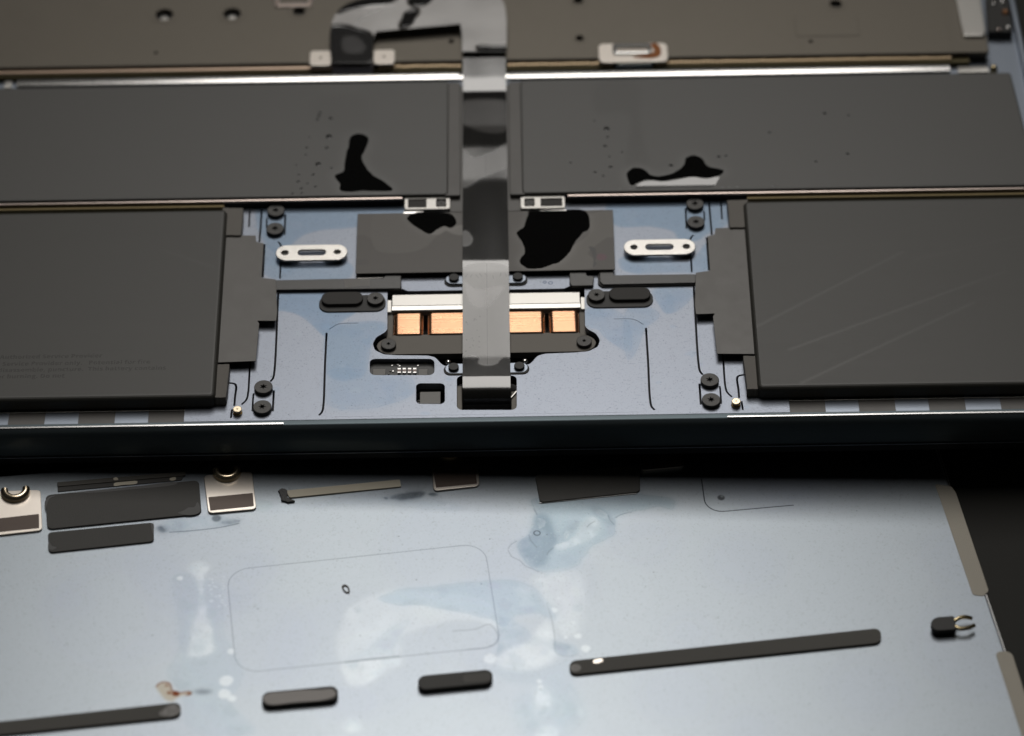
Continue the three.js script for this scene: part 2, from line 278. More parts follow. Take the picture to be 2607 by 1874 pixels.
// things in the trackpad opening
const pad = mesh('trackpad_mount', (() => {
  const p = pl(B2, -2.2, [1850, 640], [940, 655], [935, 690], [860, 690], [790, 730], [762, 775], [790, 830], [880, 868], [1850, 856]);
  const z0 = p[0][1], z1 = p[8][1]; p[0][0] = 0; p[8][0] = 0;
  return ext(round([...p, ...p.slice(1, -1).map(([x, z]) => [-x, z]).reverse()], 0.6, 3), -4.2, -2.2, 0.12);
})(), M.rubber, laptop, 'dark grey steel plate with rounded screw ends');
M.rubber2 = mat({ color: col(0.16, 0.15, 0.135), metalness: 0.7, roughness: 0.52, bumpMap: rep(grainT, 2), bumpScale: 1e-5 });
pad.material = M.rubber2;
for (const [a, b] of [[[880, 420], [945, 690]]]) {
  const q = pl(B2, -3.0, a, b), p = rect(q[0][0], q[0][1], q[1][0], q[1][1]);
  mesh('side_post', ext(p, -5, -3.0, 0.1), M.rubber2, pad); mesh('side_post', ext(mir(p), -5, -3.0, 0.1), M.rubber2, pad);
}
{ // steel bar above the copper bands
  const [x0, z0] = P(...B2(938, 218), -1.6), [, z1] = P(...B2(938, 388), -1.6), zl = P(...B2(938, 338), -1.6)[1];
  const bar = mesh('steel_bar', ext(rrect(x0, z0, -x0, zl - 0.06, 0.15), -3.4, -1.6, 0.1), M.steel, laptop, 'pale matt steel bar above the copper bands');
  mesh('ledge', prismX([[zl + 0.05, -3.4], [zl + 0.05, -1.72], [z1 - 0.3, -1.82], [z1, -2.2], [z1, -3.4]], x0 - 0.02, -x0 + 0.02), M.steel, bar);
  const [xt] = P(...B2(882, 270), -2.2), zt = P(...B2(882, 275), -2.2)[1];
  for (const s of [-1, 1]) mesh('end_tab', ext(rrect(Math.min(s * xt, s * (x0 - 0.15)), zt, Math.max(s * xt, s * (x0 - 0.15)), z1 - 0.1, 0.15), -3.6, -2.2, 0.1), M.steel, bar);
}
{ // copper bands, each wrapped over the plate
  const Y = -1.75, za = P(...B2(1000, 425), Y)[1], zb = P(...B2(1000, 645), Y)[1];
  const xs = [P(...B2(952, 540), Y)[0], P(...B2(1278, 540), Y)[0], P(...B2(1322, 540), Y)[0]];
  for (const [a, b] of [[xs[0], xs[1]], [xs[2], -xs[2]], [-xs[1], -xs[0]]]) {
    const o = mesh('copper_band', prismZ(round([[a, -4.2], [b, -4.2], [b, Y], [a, Y]], [0, 0, 1.35, 1.35], 10), za, zb, 0.3), M.copper, laptop, 'brushed copper band wrapped over the trackpad plate');
    for (const s of [a + 0.13, b - 0.13]) mesh('layer', prismZ([[s - 0.05, -4], [s + 0.05, -4], [s + 0.05, Y - 0.75], [s - 0.05, Y - 0.75]], za + 0.05, zb + 0.06), M.copper, o);
  }
}
// screws
function screw(parent, x, z, y, r, m, label, h = 1.15, starR = 0.52) {
  const o = mesh('screw', ext(circ(x, z, r, 48), y - h, y, 0.15, [star(x, z, r * starR, rr2(0, 1))]), m, parent, label);
  mesh('recess', ext(circ(x, z, r * 0.62, 20), y - h, y - h * 0.9), M.dark, o); return o;
}
const S0 = (px, py, y = 0) => P(px, py, y);
for (const [px, py] of [[670.4, 984], [667.4, 1035], [702, 534.5], [700, 581]]) { const [x, z] = S0(px, py); for (const s of [-1, 1]) { screw(laptop, s * x, z, 0, 2.32, M.screw, 'black flat screw with star recess'); mesh('screw_boss', ext(circ(x * s, z, 2.0, 32), -3.2, -1.14), M.dark, laptop); } }
{ const [x, z] = P(989, 875, -1.2); for (const s of [-1, 1]) screw(laptop, s * x, z, -1.2, 1.95, M.screw, 'black screw holding the trackpad plate', 0.95, 0.46); }
{ const [x, z] = P(...A6(1567, 1228), 0.15); for (const s of [-1, 1]) screw(laptop, s * x, z, 0.15, 2.2, M.screw, 'black screw beside the oval pad', 1.3, 0.5); }
{ const [x, z] = P(604, 1041, 0.3); for (const s of [-1, 1]) { const o = screw(laptop, s * x, z, 0.3, 1.12, M.gold, 'small gold screw near the front edge', 0.75, 0.55); mesh('collar', ext(circ(s * x, z, 1.2, 32), -1.19, -0.75, 0.12), M.brass, o); mesh('shaft', ext(circ(s * x, z, 0.8, 24), -0.8, -0.4), M.brass, o); } }
// oval pads beside those screws, on dark beds
{
  const q = pl(A6, 0.1, [966, 1160], [1428, 1160], [1428, 1290], [966, 1290]), x0 = q[0][0], x1 = q[1][0], z0 = q[0][1], z1 = q[2][1], b = pl(A6, -0.9, [940, 1200], [1680, 1372]);
  for (const s of [-1, 1]) {
    const f = (p) => (s > 0 ? mir(p) : p);
    const o = mesh('oval_pad', ext(f(rrect(x0, z0, x1, z1, (z1 - z0) * 0.45, 10)), -1.19, 0.1, 0.18), M.rubber, laptop, 'black oval rubber pad on the plate');
    mesh('bed', ext(f(rrect(b[0][0], z0 + 0.3, b[1][0], b[1][1], 2.6, 9)), -1.19, -0.86, 0.1), M.plastic, o);
  }
}
// pale steel brackets with a slot
{
  const Y = 0.55, q = pl(A6, Y, [455, 636], [1250, 794], [690, 680], [1018, 752], [552, 716], [1140, 704]);
  for (const s of [-1, 1]) {
    const f = (p) => (s > 0 ? mir(p) : p), [[x0, z0], [x1, z1], [sx0, sz0], [sx1, sz1], h0, h1] = q;
    const o = mesh('bracket', ext(f(rrect(x0, z0, x1, z1, (z1 - z0) * 0.49, 10)), Y - 0.7, Y, 0.12, [f(rrect(sx0, sz0, sx1, sz1, (sz1 - sz0) * 0.49, 8)), f(circ(h0[0], (z0 + z1) / 2, 1.15, 24)), f(circ(h1[0], (z0 + z1) / 2, 1.1, 24))]), M.bracket, laptop, s < 0 ? 'pale steel slotted bracket, slightly stained at one end' : 'pale steel slotted bracket');
    for (const hx of [h0[0], h1[0]]) { mesh('bolt', ext(circ(hx * -s * -1 * (s > 0 ? -1 : 1), (z0 + z1) / 2, 0.72, 20), Y - 1.3, Y - 0.12, 0.2), M.screw, o); mesh('foot', ext(circ(s > 0 ? -hx : hx, (z0 + z1) / 2, 1.4, 24), -1.19, Y - 0.7), M.screw, o); }
  }
}
// tabs with black pins, passing under the cable
for (const [py, y] of [[708, -0.3], [935.7, -0.75]]) {
  const [, z] = P(1238, py, y), x = 8.3;
  const t = mesh('pin_tab', ext(rrect(-x - 2.15, z - 1.75, x + 2.15, z + 1.75, 1.75, 9), -2.0, y - 0.15, 0.1), M.alu, laptop);
  for (const s of [-1, 1]) mesh('pin', ext(circ(s * x, z, 1.32, 32), y - 0.14, y + 0.65, 0.12), M.plastic, t);
  mesh('tab_shade_gap', ext(rrect(-x - 2.5, z - 1.5, x + 2.5, z + 2.2, 1.75, 9), -2.2, -0.95, 0.1), M.rubber, t);  // dark slab stands in for the shaded gap around the raised tab
}
// circuit in the slot, chip in the square window
{
  const Y = -2.7, b = mesh('circuit_board', ext(round(pl(D4, Y, [290, 90], [1130, 90], [1130, 300], [290, 300]), 0.5), -4.2, Y), M.board, laptop, 'black circuit board under the plate');
  const part = (Z, n, m, h, x0, y0, x1, y1) => { const q = pl(Z, Y + h, [x0, y0], [x1, y1]); return mesh(n, ext(rect(q[0][0], q[0][1], q[1][0], q[1][1]), Y, Y + h, 0.05), m, b); };
  part(D4, 'chip', M.chip, 0.7, 345, 195, 500, 268); part(D4, 'chip', M.chip, 0.7, 918, 197, 1028, 268);
  for (const x of [650, 714, 780, 845]) { part(D4, 'capacitor', M.ceramic, 0.5, x, 198, x + 44, 225); part(D4, 'solder_end', M.tin, 0.52, x, 180, x + 44, 198); part(D4, 'solder_end', M.tin, 0.52, x, 226, x + 44, 242); }
  for (const [x, y] of [[572, 140], [645, 130], [548, 208], [582, 212], [666, 146], [530, 242], [895, 142]]) part(D4, 'small_component', rnd() < 0.7 ? M.tin : M.chip, 0.25, x, y, x + 24, y + 14);
  const q = P(...D4(998, 110), Y); mesh('test_point', ext(circ(q[0], q[1], 0.5, 20), Y, Y + 0.12), M.gold, b);
  const Y2 = -2.1, c = pl(D4, Y2, [933, 482], [1190, 628]);
  const chip = mesh('window_chip', ext(rect(c[0][0], c[0][1], c[1][0], c[1][1]), -5.7, Y2, 0.08), M.chip, laptop, 'grey square chip seen through the small window');
  for (let i = 0; i < 9; i++) { const w = P(...D4(rr2(885, 930), rr2(400, 610)), -5); mesh('small_component', ext(rect(w[0], w[1], w[0] + 0.3, w[1] + 0.2), -5.7, -5.1), M.tin, chip); }
}
for (const [x, y] of [[160, 1016], [917, 1005]]) { const [a, b] = P(...B3(x, y), -2.2), g = new THREE.SphereGeometry(0.95, 20, 14); g.translate(a, -2.6, b); mesh('glint_ball', g, M.polished, laptop, 'bright ball added for a screw glint in the opening'); }  // polished balls added to give a screw glint on each side
// fittings either side of the cable's pocket
{
  const q = pl(B3, -3, [250, 1250], [300, 1480], [778, 1290], [836, 1470]);
  const f = mesh('connector_frame', ext(rect(q[0][0] - 0.3, q[0][1], q[1][0], q[1][1] + 0.6), -5.6, -3, 0.2), M.rubber2, laptop);
  mesh('connector_wing', ext(rect(q[2][0], q[2][1] + 0.4, q[3][0] + 0.3, q[3][1] + 0.6), -5.6, -3.1, 0.2), M.rubber2, f);
  mesh('latch_wire', ext(band(pl(B3, -2.6, [780, 1365], [836, 1300]), 0.35), -3, -2.6, 0.05), M.steel, f);
}
// ------------------------------------------------------------------ battery cells
const cellGeo = (p, y0, y1, b) => ext(p, y0, y1, b);
const LD = [-150, -72, 150, 14];
const lowRough = canvasOf(LD, 2048, (g, k, X, Y, w, h) => {
  g.fillStyle = 'rgb(0,222,0)'; g.fillRect(0, 0, w, h);
  for (let i = 0; i < 70; i++) { const x = rr2(-148, 148), z = rr2(-66, 12), l = rr2(8, 50); strokePoly(g, X, Y, [[x, z], [x + l, z + rr2(-1, 1)]], `rgba(0,${rnd() < 0.5 ? 195 : 248},0,0.14)`, rr2(3, 16), false, 4); }
  for (const [a, b, c, d, o] of [[1480, 1060, 2300, 640, 0.5], [2010, 890, 2560, 690, 0.6], [2040, 975, 2480, 770, 0.6], [2330, 660, 2600, 600, 0.3]]) strokePoly(g, X, Y, [P(a, b, YB), P(c, d, YB)], `rgba(0,170,0,${o})`, 5, false, 1.5);
  strokePoly(g, X, Y, [P(...A5(1080, 410), YB), P(...A5(1430, 525), YB)], 'rgba(0,175,0,0.5)', 4, false, 1.5);
  for (let i = 0; i < 40000; i++) { g.fillStyle = `rgba(0,${Math.floor(rr2(185, 255))},0,0.28)`; g.fillRect(rnd() * w, rnd() * h, 1.6, 1.6); }
});
const dustMap = canvasOf(LD, 1024, (g, k, X, Y, w, h) => { g.fillStyle = 'rgb(215,214,208)'; g.fillRect(0, 0, w, h); speckle(g, w, h, 9000, 150, 255, 0.3, 1.4); for (let i = 0; i < 70; i++) fillPoly(g, X, Y, circ(rr2(-148, 148), rr2(-66, 10), rr2(0.08, 0.2), 6), 'rgba(255,255,255,0.9)'); }, true);
M.lower = mat({ color: col(0.050, 0.0485, 0.0405), map: dustMap, ior: 1.9, roughness: 0.60, roughnessMap: lowRough, bumpMap: rep(grainT, 22, 6.3), bumpScale: 7e-6 });
function lowerCell(s) {
  const f = (p) => (s > 0 ? mir(p) : p);
  const tr = P(...A5(1522, 132), YB), br = P(...A5(1440, 1393), YB), zb = br[1], zt = tr[1];
  const c = mesh('battery_cell', planar(ext(f(round([[-147, zt], [tr[0], zt], [br[0], zb], [-147, zb]], [1, 1.6, 1.6, 1], 5)), YF, YB, 1.3), LD), M.lower, laptop, s < 0 ? 'flat black battery cell with faint printed warning lines' : 'flat black battery cell with fine diagonal scratches', true);
  const Y = 1.0;
  const fl = pl(A5, Y, [1470, 315], [1710, 313], [1716, 356], [1762, 366]).concat(pl(A6, Y, [312, 612], [290, 1000], [450, 1018])).concat(pl(B1, Y, [1048, 60], [1035, 186], [788, 186], [815, 220], [770, 708], [200, 730]));
  mesh('side_flap', ext(f(round(fl, 0.25, 2)), Y - 0.2, Y, 0.06), M.flap, c, 'stepped dark tape flap along the cell');
  const e1 = pl(A5, 1.6, [1490, 128], [1628, 130], [1612, 312], [1490, 312]), e2 = pl(A5, 1.6, [1430, 1178], [1535, 1172], [1512, 1398], [1430, 1398]);
  const rough = (p) => { const o = []; p.forEach((a, i) => { const b = p[(i + 1) % p.length]; for (let j = 0; j < 8; j++) o.push([a[0] + (b[0] - a[0]) * j / 8 + rr2(-0.08, 0.08), a[1] + (b[1] - a[1]) * j / 8 + rr2(-0.08, 0.08)]); }); return o; };
  for (const e of [e1, e2]) mesh('edge_wrap', ext(f(rough(e)), YF, 1.6, 0.12), M.crinkle, c, 'crinkled grey edge wrap');
  const zbot = P(...A5(900, 1463), YF)[1], q = pl(A5, YF, [1390, 1455]);
  mesh('foil_edge', ext(f(rrect(-147, zb + 0.1, br[0] - 1.5, zb + 0.5, 0.2)), YF, YF + 0.35, 0.06), M.steel, c);
  return c;
}
const cellL = lowerCell(-1), cellR = lowerCell(1);
{ // the faint print on the left cell
  const dom = [-122, -14, -68, 4]; const q0 = P(0, 905, YB), q1 = P(470, 905, YB);
  const ink = canvasOf([q0[0], P(0, 895, YB)[1], q1[0], P(0, 975, YB)[1]], 1400, (g, k, X, Y, w, h) => {
    g.fillStyle = 'rgb(255,255,255)'; g.font = `bold ${Math.round(h * 0.17)}px sans-serif`;
    g.fillText('Authorized Service Provider', 0, h * 0.24); g.fillText('Service Provider only.   Potential for fire', w * 0.02, h * 0.46); g.fillText('disassemble, puncture.  This battery contains', w * 0.0, h * 0.66); g.fillText('or burning. Do not', 0, h * 0.86);
  });
  M.ink = mat({ color: col(0.05, 0.05, 0.048), roughness: 0.42, transparent: true, alphaMap: ink, opacity: 0.10 });
  const d = [q0[0], P(0, 895, YB)[1], q1[0], P(0, 975, YB)[1]];
  mesh('printed_warning', planar(ext(rect(...d), YB + 0.004, YB + 0.008), d), M.ink, cellL, 'faint printed warning text', true);
}
// adhesive tabs on the floor in front of the lower cells
for (const [Z, a, b] of [[B6, 60, 362], [B6, 638, 940], [B6, 1215, 1522]]) for (const s of [-1, 1]) {
  const p = [P(...Z(a, 282), YF + 0.12), P(...Z(b, 274), YF + 0.12)], x0 = p[0][0], x1 = p[1][0];
  mesh('adhesive_tab', ext(s < 0 ? rect(x0, 8, x1, ZF - 1.45) : rect(-x1, 8, -x0, ZF - 1.45), YF + 0.004, YF + 0.12, 0.02), M.tape, laptop, 'dark adhesive tab on the tray floor');
}
{ const p = [P(...B5(1360, 1330), YF), P(...B5(1600, 1330), YF)]; for (const s of [-1, 1]) mesh('adhesive_tab', ext(rect(Math.min(s * p[0][0], s * p[1][0]), 8, Math.max(s * p[0][0], s * p[1][0]), ZF - 1.45), YF + 0.004, YF + 0.12, 0.02), M.tape, laptop, 'dark adhesive tab on the tray floor'); }
// outlines of the puddles
const PUD = {
  tall: () => smooth(pl(A2, YU, [480, 1090], [540, 1066], [615, 1095], [605, 1180], [565, 1240], [592, 1320], [650, 1395], [740, 1446], [815, 1518], [610, 1524], [402, 1522], [390, 1460], [350, 1400], [420, 1370], [432, 1290], [440, 1245], [460, 1170])),
  low: () => smooth(pl(A3, YU, [650, 1482], [615, 1390], [660, 1345], [740, 1345], [800, 1395], [890, 1405], [980, 1380], [1060, 1330], [1090, 1260], [1150, 1240], [1210, 1265], [1260, 1325], [1388, 1365], [1340, 1408], [1250, 1422], [1130, 1412], [1000, 1432], [880, 1445], [760, 1437], [690, 1462]), true, 5),
  small: () => smooth(pl(D2, YT, [170, 360], [250, 292], [520, 284], [700, 310], [765, 400], [740, 452], [690, 470], [620, 452], [540, 488], [440, 545], [330, 490], [230, 430])),
  large: () => smooth(pl(A7, YT, [1140, 206], [1400, 206], [1640, 206], [1690, 250], [1692, 395], [1640, 425], [1565, 520], [1520, 600], [1440, 690], [1330, 740], [1200, 772], [1110, 768], [1042, 720], [1044, 660], [1080, 620], [1060, 520], [1003, 430], [1062, 380], [1100, 285])),
};
const YT = 0.55;
// upper cells
const UZ0 = P(1100, 207, YU)[1], UZ1 = P(1100, 494, YU)[1];
const UX = -P(...A2(1260, 1000), YU)[0], UD = [-148, UZ0 - 1, 148, UZ1 + 1];
const upMap = canvasOf(UD, 2048, (g, k, X, Y, w, h) => {
  g.fillStyle = 'rgb(0,222,0)'; g.fillRect(0, 0, w, h);
  const R = (Z, c, blur, ...p) => fillPoly(g, X, Y, smooth(pl(Z, YU, ...p)), c, blur);
  R(A3, 'rgba(0,255,0,0.55)', 4, [380, 660], [700, 660], [720, 900], [760, 1150], [780, 1340], [620, 1360], [620, 900], [380, 900]);
  R(A2, 'rgba(0,250,0,0.4)', 8, [180, 800], [560, 760], [620, 1050], [460, 1060], [200, 960]);
  for (const k2 of ['tall', 'low']) { strokePoly(g, X, Y, PUD[k2](), 'rgba(0,110,0,0.8)', 9, true, 3); strokePoly(g, X, Y, PUD[k2](), 'rgba(0,160,0,0.5)', 22, true, 7); }
  R(A2, 'rgba(0,180,0,0.35)', 6, [240, 690], [560, 690], [520, 740], [260, 740]);
  for (let i = 0; i < 70; i++) { const z = rr2(UZ0, UZ1), x = rr2(-148, 148), l = rr2(10, 90); strokePoly(g, X, Y, [[x, z], [x + l, z + rr2(-0.3, 0.3)]], `rgba(0,${rnd() < 0.5 ? 190 : 250},0,0.10)`, rr2(2, 9), false, 2); }
  for (let i = 0; i < 40000; i++) { g.fillStyle = `rgba(0,${Math.floor(rr2(190, 255))},0,0.25)`; g.fillRect(rnd() * w, rnd() * h, 1.6, 1.6); }
});
M.upper = mat({ color: col(0.043, 0.042, 0.0355), ior: 2.0, roughness: 0.58, roughnessMap: upMap, bumpMap: rep(grainT, 22, 3.2), bumpScale: 7e-6 });
for (const s of [-1, 1]) {
  const f = (p) => (s > 0 ? mir(p) : p);
  const c = mesh('battery_cell', planar(ext(f(round([[-146, UZ0], [-UX, UZ0], [-UX, UZ1], [-147.5, UZ1]], 1, 4)), YF, YU, 0.42), UD), M.upper, laptop, s < 0 ? 'long black battery cell with a tall black wet patch' : 'long black battery cell with a low black wet patch', true);
  mesh('side_seam', ext(f(rrect(-UX - 1.0, UZ0 + 0.3, -UX + 3.2, UZ1 + 0.2, 0.4)), YF, YU - 0.36, 0.1), M.tape, c);
}
// dark tape between and below the upper cells
const tapeP = [...pl(A6, YT, [1366, 284], [1345, 956]), ...pl(A7, YT, [480, 800], [1950, 776], [1930, 202]), ...pl(A7, YT, [1480, 200])];
const TX = P(...A7(905, 300), YT)[0];
const tapeOut = [P(...A6(1366, 284), YT), P(...A6(1345, 956), YT), P(...A7(1950, 776), YT), P(...A7(1930, 202), YT)];
tapeOut[1][1] = tapeOut[2][1] = (tapeOut[1][1] + tapeOut[2][1]) / 2; tapeOut[0][1] = tapeOut[3][1] = (tapeOut[0][1] + tapeOut[3][1]) / 2;
const TD = [-32, -70, 32, -30];
const tapeMap = canvasOf(TD, 1024, (g, k, X, Y, w, h) => {
  g.fillStyle = 'rgb(148,139,127)'; g.fillRect(0, 0, w, h);
  const R = (Z, c, blur, ...p) => fillPoly(g, X, Y, smooth(pl(Z, YT, ...p)), c, blur);
  R(A6, 'rgba(178,172,164,0.9)', 3, [1366, 284], [1900, 284], [1960, 420], [2200, 560], [2160, 640], [2000, 700], [1850, 722], [1700, 690], [1560, 590], [1380, 470]);
  R(D2, 'rgba(188,184,176,0.9)', 3, [-200, 280], [190, 300], [440, 548], [540, 550], [480, 620], [340, 730], [120, 775], [-200, 740]);
  R(D2, 'rgba(255,255,255,0.95)', 3, [450, 548], [520, 490], [620, 455], [700, 480], [760, 450], [840, 440], [840, 560], [720, 545], [640, 510], [560, 555]);
  R(A7, 'rgba(205,202,194,0.95)', 3, [1130, 780], [1400, 690], [1540, 560], [1700, 430], [1700, 250], [1930, 230], [1930, 420], [1830, 500], [1750, 560], [1690, 620], [1770, 700], [1740, 765]);
  R(A7, 'rgba(205,90,140,0.9)', 3, [1775, 640], [1820, 625], [1865, 645], [1860, 680], [1815, 692], [1780, 680]);
  R(A6, 'rgba(110,105,100,0.5)', 3, [1405, 820], [1445, 790], [1495, 820], [1470, 855], [1420, 855]);
  R(A7, 'rgba(40,38,36,0.9)', 2, [1700, 560], [1750, 570], [1770, 640], [1760, 700], [1775, 720], [1740, 760], [1745, 680], [1720, 600]);
  speckle(g, w, h, 20000, 90, 255, 0.12, 1.6);
}, true);
const tapeRough = canvasOf(TD, 512, (g, k, X, Y, w, h) => { g.fillStyle = 'rgb(0,255,0)'; g.fillRect(0, 0, w, h); for (const k2 of ['small', 'large']) { strokePoly(g, X, Y, PUD[k2](), 'rgba(0,120,0,0.8)', 8, true, 3); strokePoly(g, X, Y, PUD[k2](), 'rgba(0,170,0,0.5)', 20, true, 6); } });
M.sheet = mat({ roughnessMap: tapeRough, color: col(0.20, 0.188, 0.17), map: tapeMap, ior: 1.85, roughness: 0.46, bumpMap: rep(grainT, 6, 3.6), bumpScale: 6e-6 });
const sheet = mesh('tape_sheet', planar(ext(round(tapeOut, 0.3, 2), YT - 0.3, YT, 0.05), TD), M.sheet, laptop, 'wide dark tape sheet with liquid marks', true);
mesh('sheet_core', ext(rect(tapeOut[0][0] + 1.2, tapeOut[0][1] + 0.5, tapeOut[2][0] - 1.2, tapeOut[1][1] - 1.6), -1.19, YT - 0.31), M.dark, sheet);
mesh('centre_strip', ext(rect(-UX + 0.4, UZ0 + 0.2, UX - 0.4, tapeOut[0][1] - 0.1), YF, 0.62, 0.15), M.tape, laptop, 'dark tape strip between the upper cells');
// rods along the cells' front edges
function bar(name, z, y, w, h, x0, x1, m, tilt, parent, label) {       // a slim bar, its top leaning towards the front
  const t = tilt * Math.PI / 180, c = Math.cos(t), s = Math.sin(t), p = roundProf(-w / 2, -h, w / 2, 0, Math.min(w, h) * 0.22, 4).map(([a, b]) => [z + a * c + b * s, y - a * s + b * c]);
  return mesh(name, prismX(p, x0, x1, 0.9), m, parent, label);
}
{
  const yr = 1.5, z = P(1000, 503, yr)[1] * 0.5 + P(1500, 494, yr)[1] * 0.5;
  const xl = P(...A6(1868, 97), yr)[0], xr = P(...A7(1496, 55), yr)[0];
  bar('thin_rod', z, yr, 1.05, 0.7, -148, xl, M.rose, 4, laptop, 'long thin rosy metal rod in front of the cell');
  bar('thin_rod', z, yr, 1.05, 0.7, xr, 148, M.rose, 4, laptop, 'long thin rosy metal rod in front of the cell');
  for (const [a, b] of [[-148, P(...A5(1500, 100), 0.5)[0]], [P(...A8(1330, 140), 0.5)[0], 148]]) mesh('gold_strip', prismX(roundProf(z + 0.2, -1.7, z + 1.5, 0.4, 0.15), a, b), mat({ color: col(0.30, 0.24, 0.13), metalness: 0.8, roughness: 0.5 }), laptop, 'dull gold strip under the rod');
  mesh('rod_carrier', prismX(roundProf(z - 0.8, -1.7, z + 0.3, 0.7, 0.1), xr + 0.5, 148), M.dark, laptop); mesh('rod_carrier', prismX(roundProf(z - 0.8, -1.7, z + 0.3, 0.7, 0.1), -148, xl - 0.5), M.dark, laptop);
}
// small clasps at the rods' inner ends
for (const [x0, x1, py, mirror] of [[142, 690, 0, false], [1535, 2075, -12, true]]) {
  const Y = 1.2, q = pl(D2, Y, [x0, 110 + py], [x1, 240 + py]), a = q[0], b = q[1], o = mesh('clasp', ext(rrect(a[0], a[1], b[0], b[1], 0.5), -1.1, Y, 0.12, [mirror ? rrect(a[0] + 0.9, a[1] + 0.55, a[0] + 3.9, b[1] - 0.6, 0.5) : rrect(b[0] - 3.9, a[1] + 0.5, b[0] - 0.9, b[1] - 0.6, 0.5), mirror ? rrect(a[0] + 5.2, a[1] + 0.6, b[0] - 0.6, b[1] - 0.45, 0.4) : rrect(a[0] + 0.8, a[1] + 0.5, a[0] + 6.0, b[1] - 0.45, 0.2)]), M.steel, laptop, 'small steel clasp with a screw at the rod end');
  mesh('insert', ext(mirror ? rrect(a[0] + 5, a[1] + 0.5, b[0] - 0.5, b[1] - 0.3, 0.3) : rrect(a[0] + 0.7, a[1] + 0.4, a[0] + 6.1, b[1] - 0.3, 0.3), -1.1, Y - 0.3), M.rubber, o);
  const sx = mirror ? a[0] + 2.4 : b[0] - 2.4; mesh('screw', ext(circ(sx, (a[1] + b[1]) / 2, 1.3, 28), -1.1, Y - 0.15, 0.1, [star(sx, (a[1] + b[1]) / 2, 0.5)]), M.screw, o);
  const lx0 = mirror ? a[0] + 5.2 : a[0] - 0.2, lx1 = mirror ? b[0] + 0.2 : a[0] + 4.9; bar('lip', b[1] + 0.5, 0.6, 0.9, 0.6, lx0, lx1, M.polished, 4, o);
}

// horizontal connector bars left and right of the cable
const E8 = zoom(1470, 660, 0.21605);
{
  const Y = -0.15, gloss = mat({ color: col(0.06, 0.058, 0.055), ior: 1.8, roughness: 0.36, roughnessMap: rep(blotchT, 1), bumpMap: rep(grainT, 2), bumpScale: 8e-6 });
  const l = mesh('connector_bar', ext(round(pl(A6, Y, [436, 1026], [1500, 1002], [1655, 1004], [1680, 966], [1858, 964], [1858, 1118], [436, 1134]), 0.35, 3), -1.19, Y, 0.22), gloss, laptop, 'long black connector bar with a wider end');
  mesh('film', ext(round(pl(A6, Y + 0.03, [1218, 1016], [1505, 1008], [1505, 1092], [1225, 1110]), 0.2, 2), Y, Y + 0.03), M.flap, l);
  mesh('foot_plate', ext(round(pl(A6, -0.7, [1352, 955], [1660, 945], [1660, 1000], [1352, 1010]), 0.2, 2), -1.19, -0.7, 0.1), M.steel, l);
  mesh('rim', ext(round(pl(A6, -0.85, [440, 1120], [1862, 1100], [1862, 1140], [440, 1156]), 0.2, 2), -1.19, -0.75, 0.08), M.plastic, l);
  const r = mesh('connector_bar', ext(round(pl(E8, Y, [262, 132], [420, 132], [432, 186], [1396, 174], [1396, 274], [300, 296], [264, 262]), 0.35, 3), -1.19, Y, 0.14), gloss, laptop, 'long black connector bar with a raised hooked end');
  mesh('rim', ext(round(pl(E8, -0.7, [238, 140], [262, 140], [268, 270], [320, 300], [1400, 276], [1400, 300], [290, 322], [244, 290]), 0.2, 2), -1.19, -0.7, 0.06), M.plastic, r);
  mesh('clip_block', ext(round(pl(A7, Y, [1512, 800], [1668, 800], [1680, 838], [1748, 842], [1740, 930], [1530, 934], [1512, 905]), 0.3, 3), -1.19, Y, 0.15), gloss, laptop, 'small black clip block beside the cable');
}
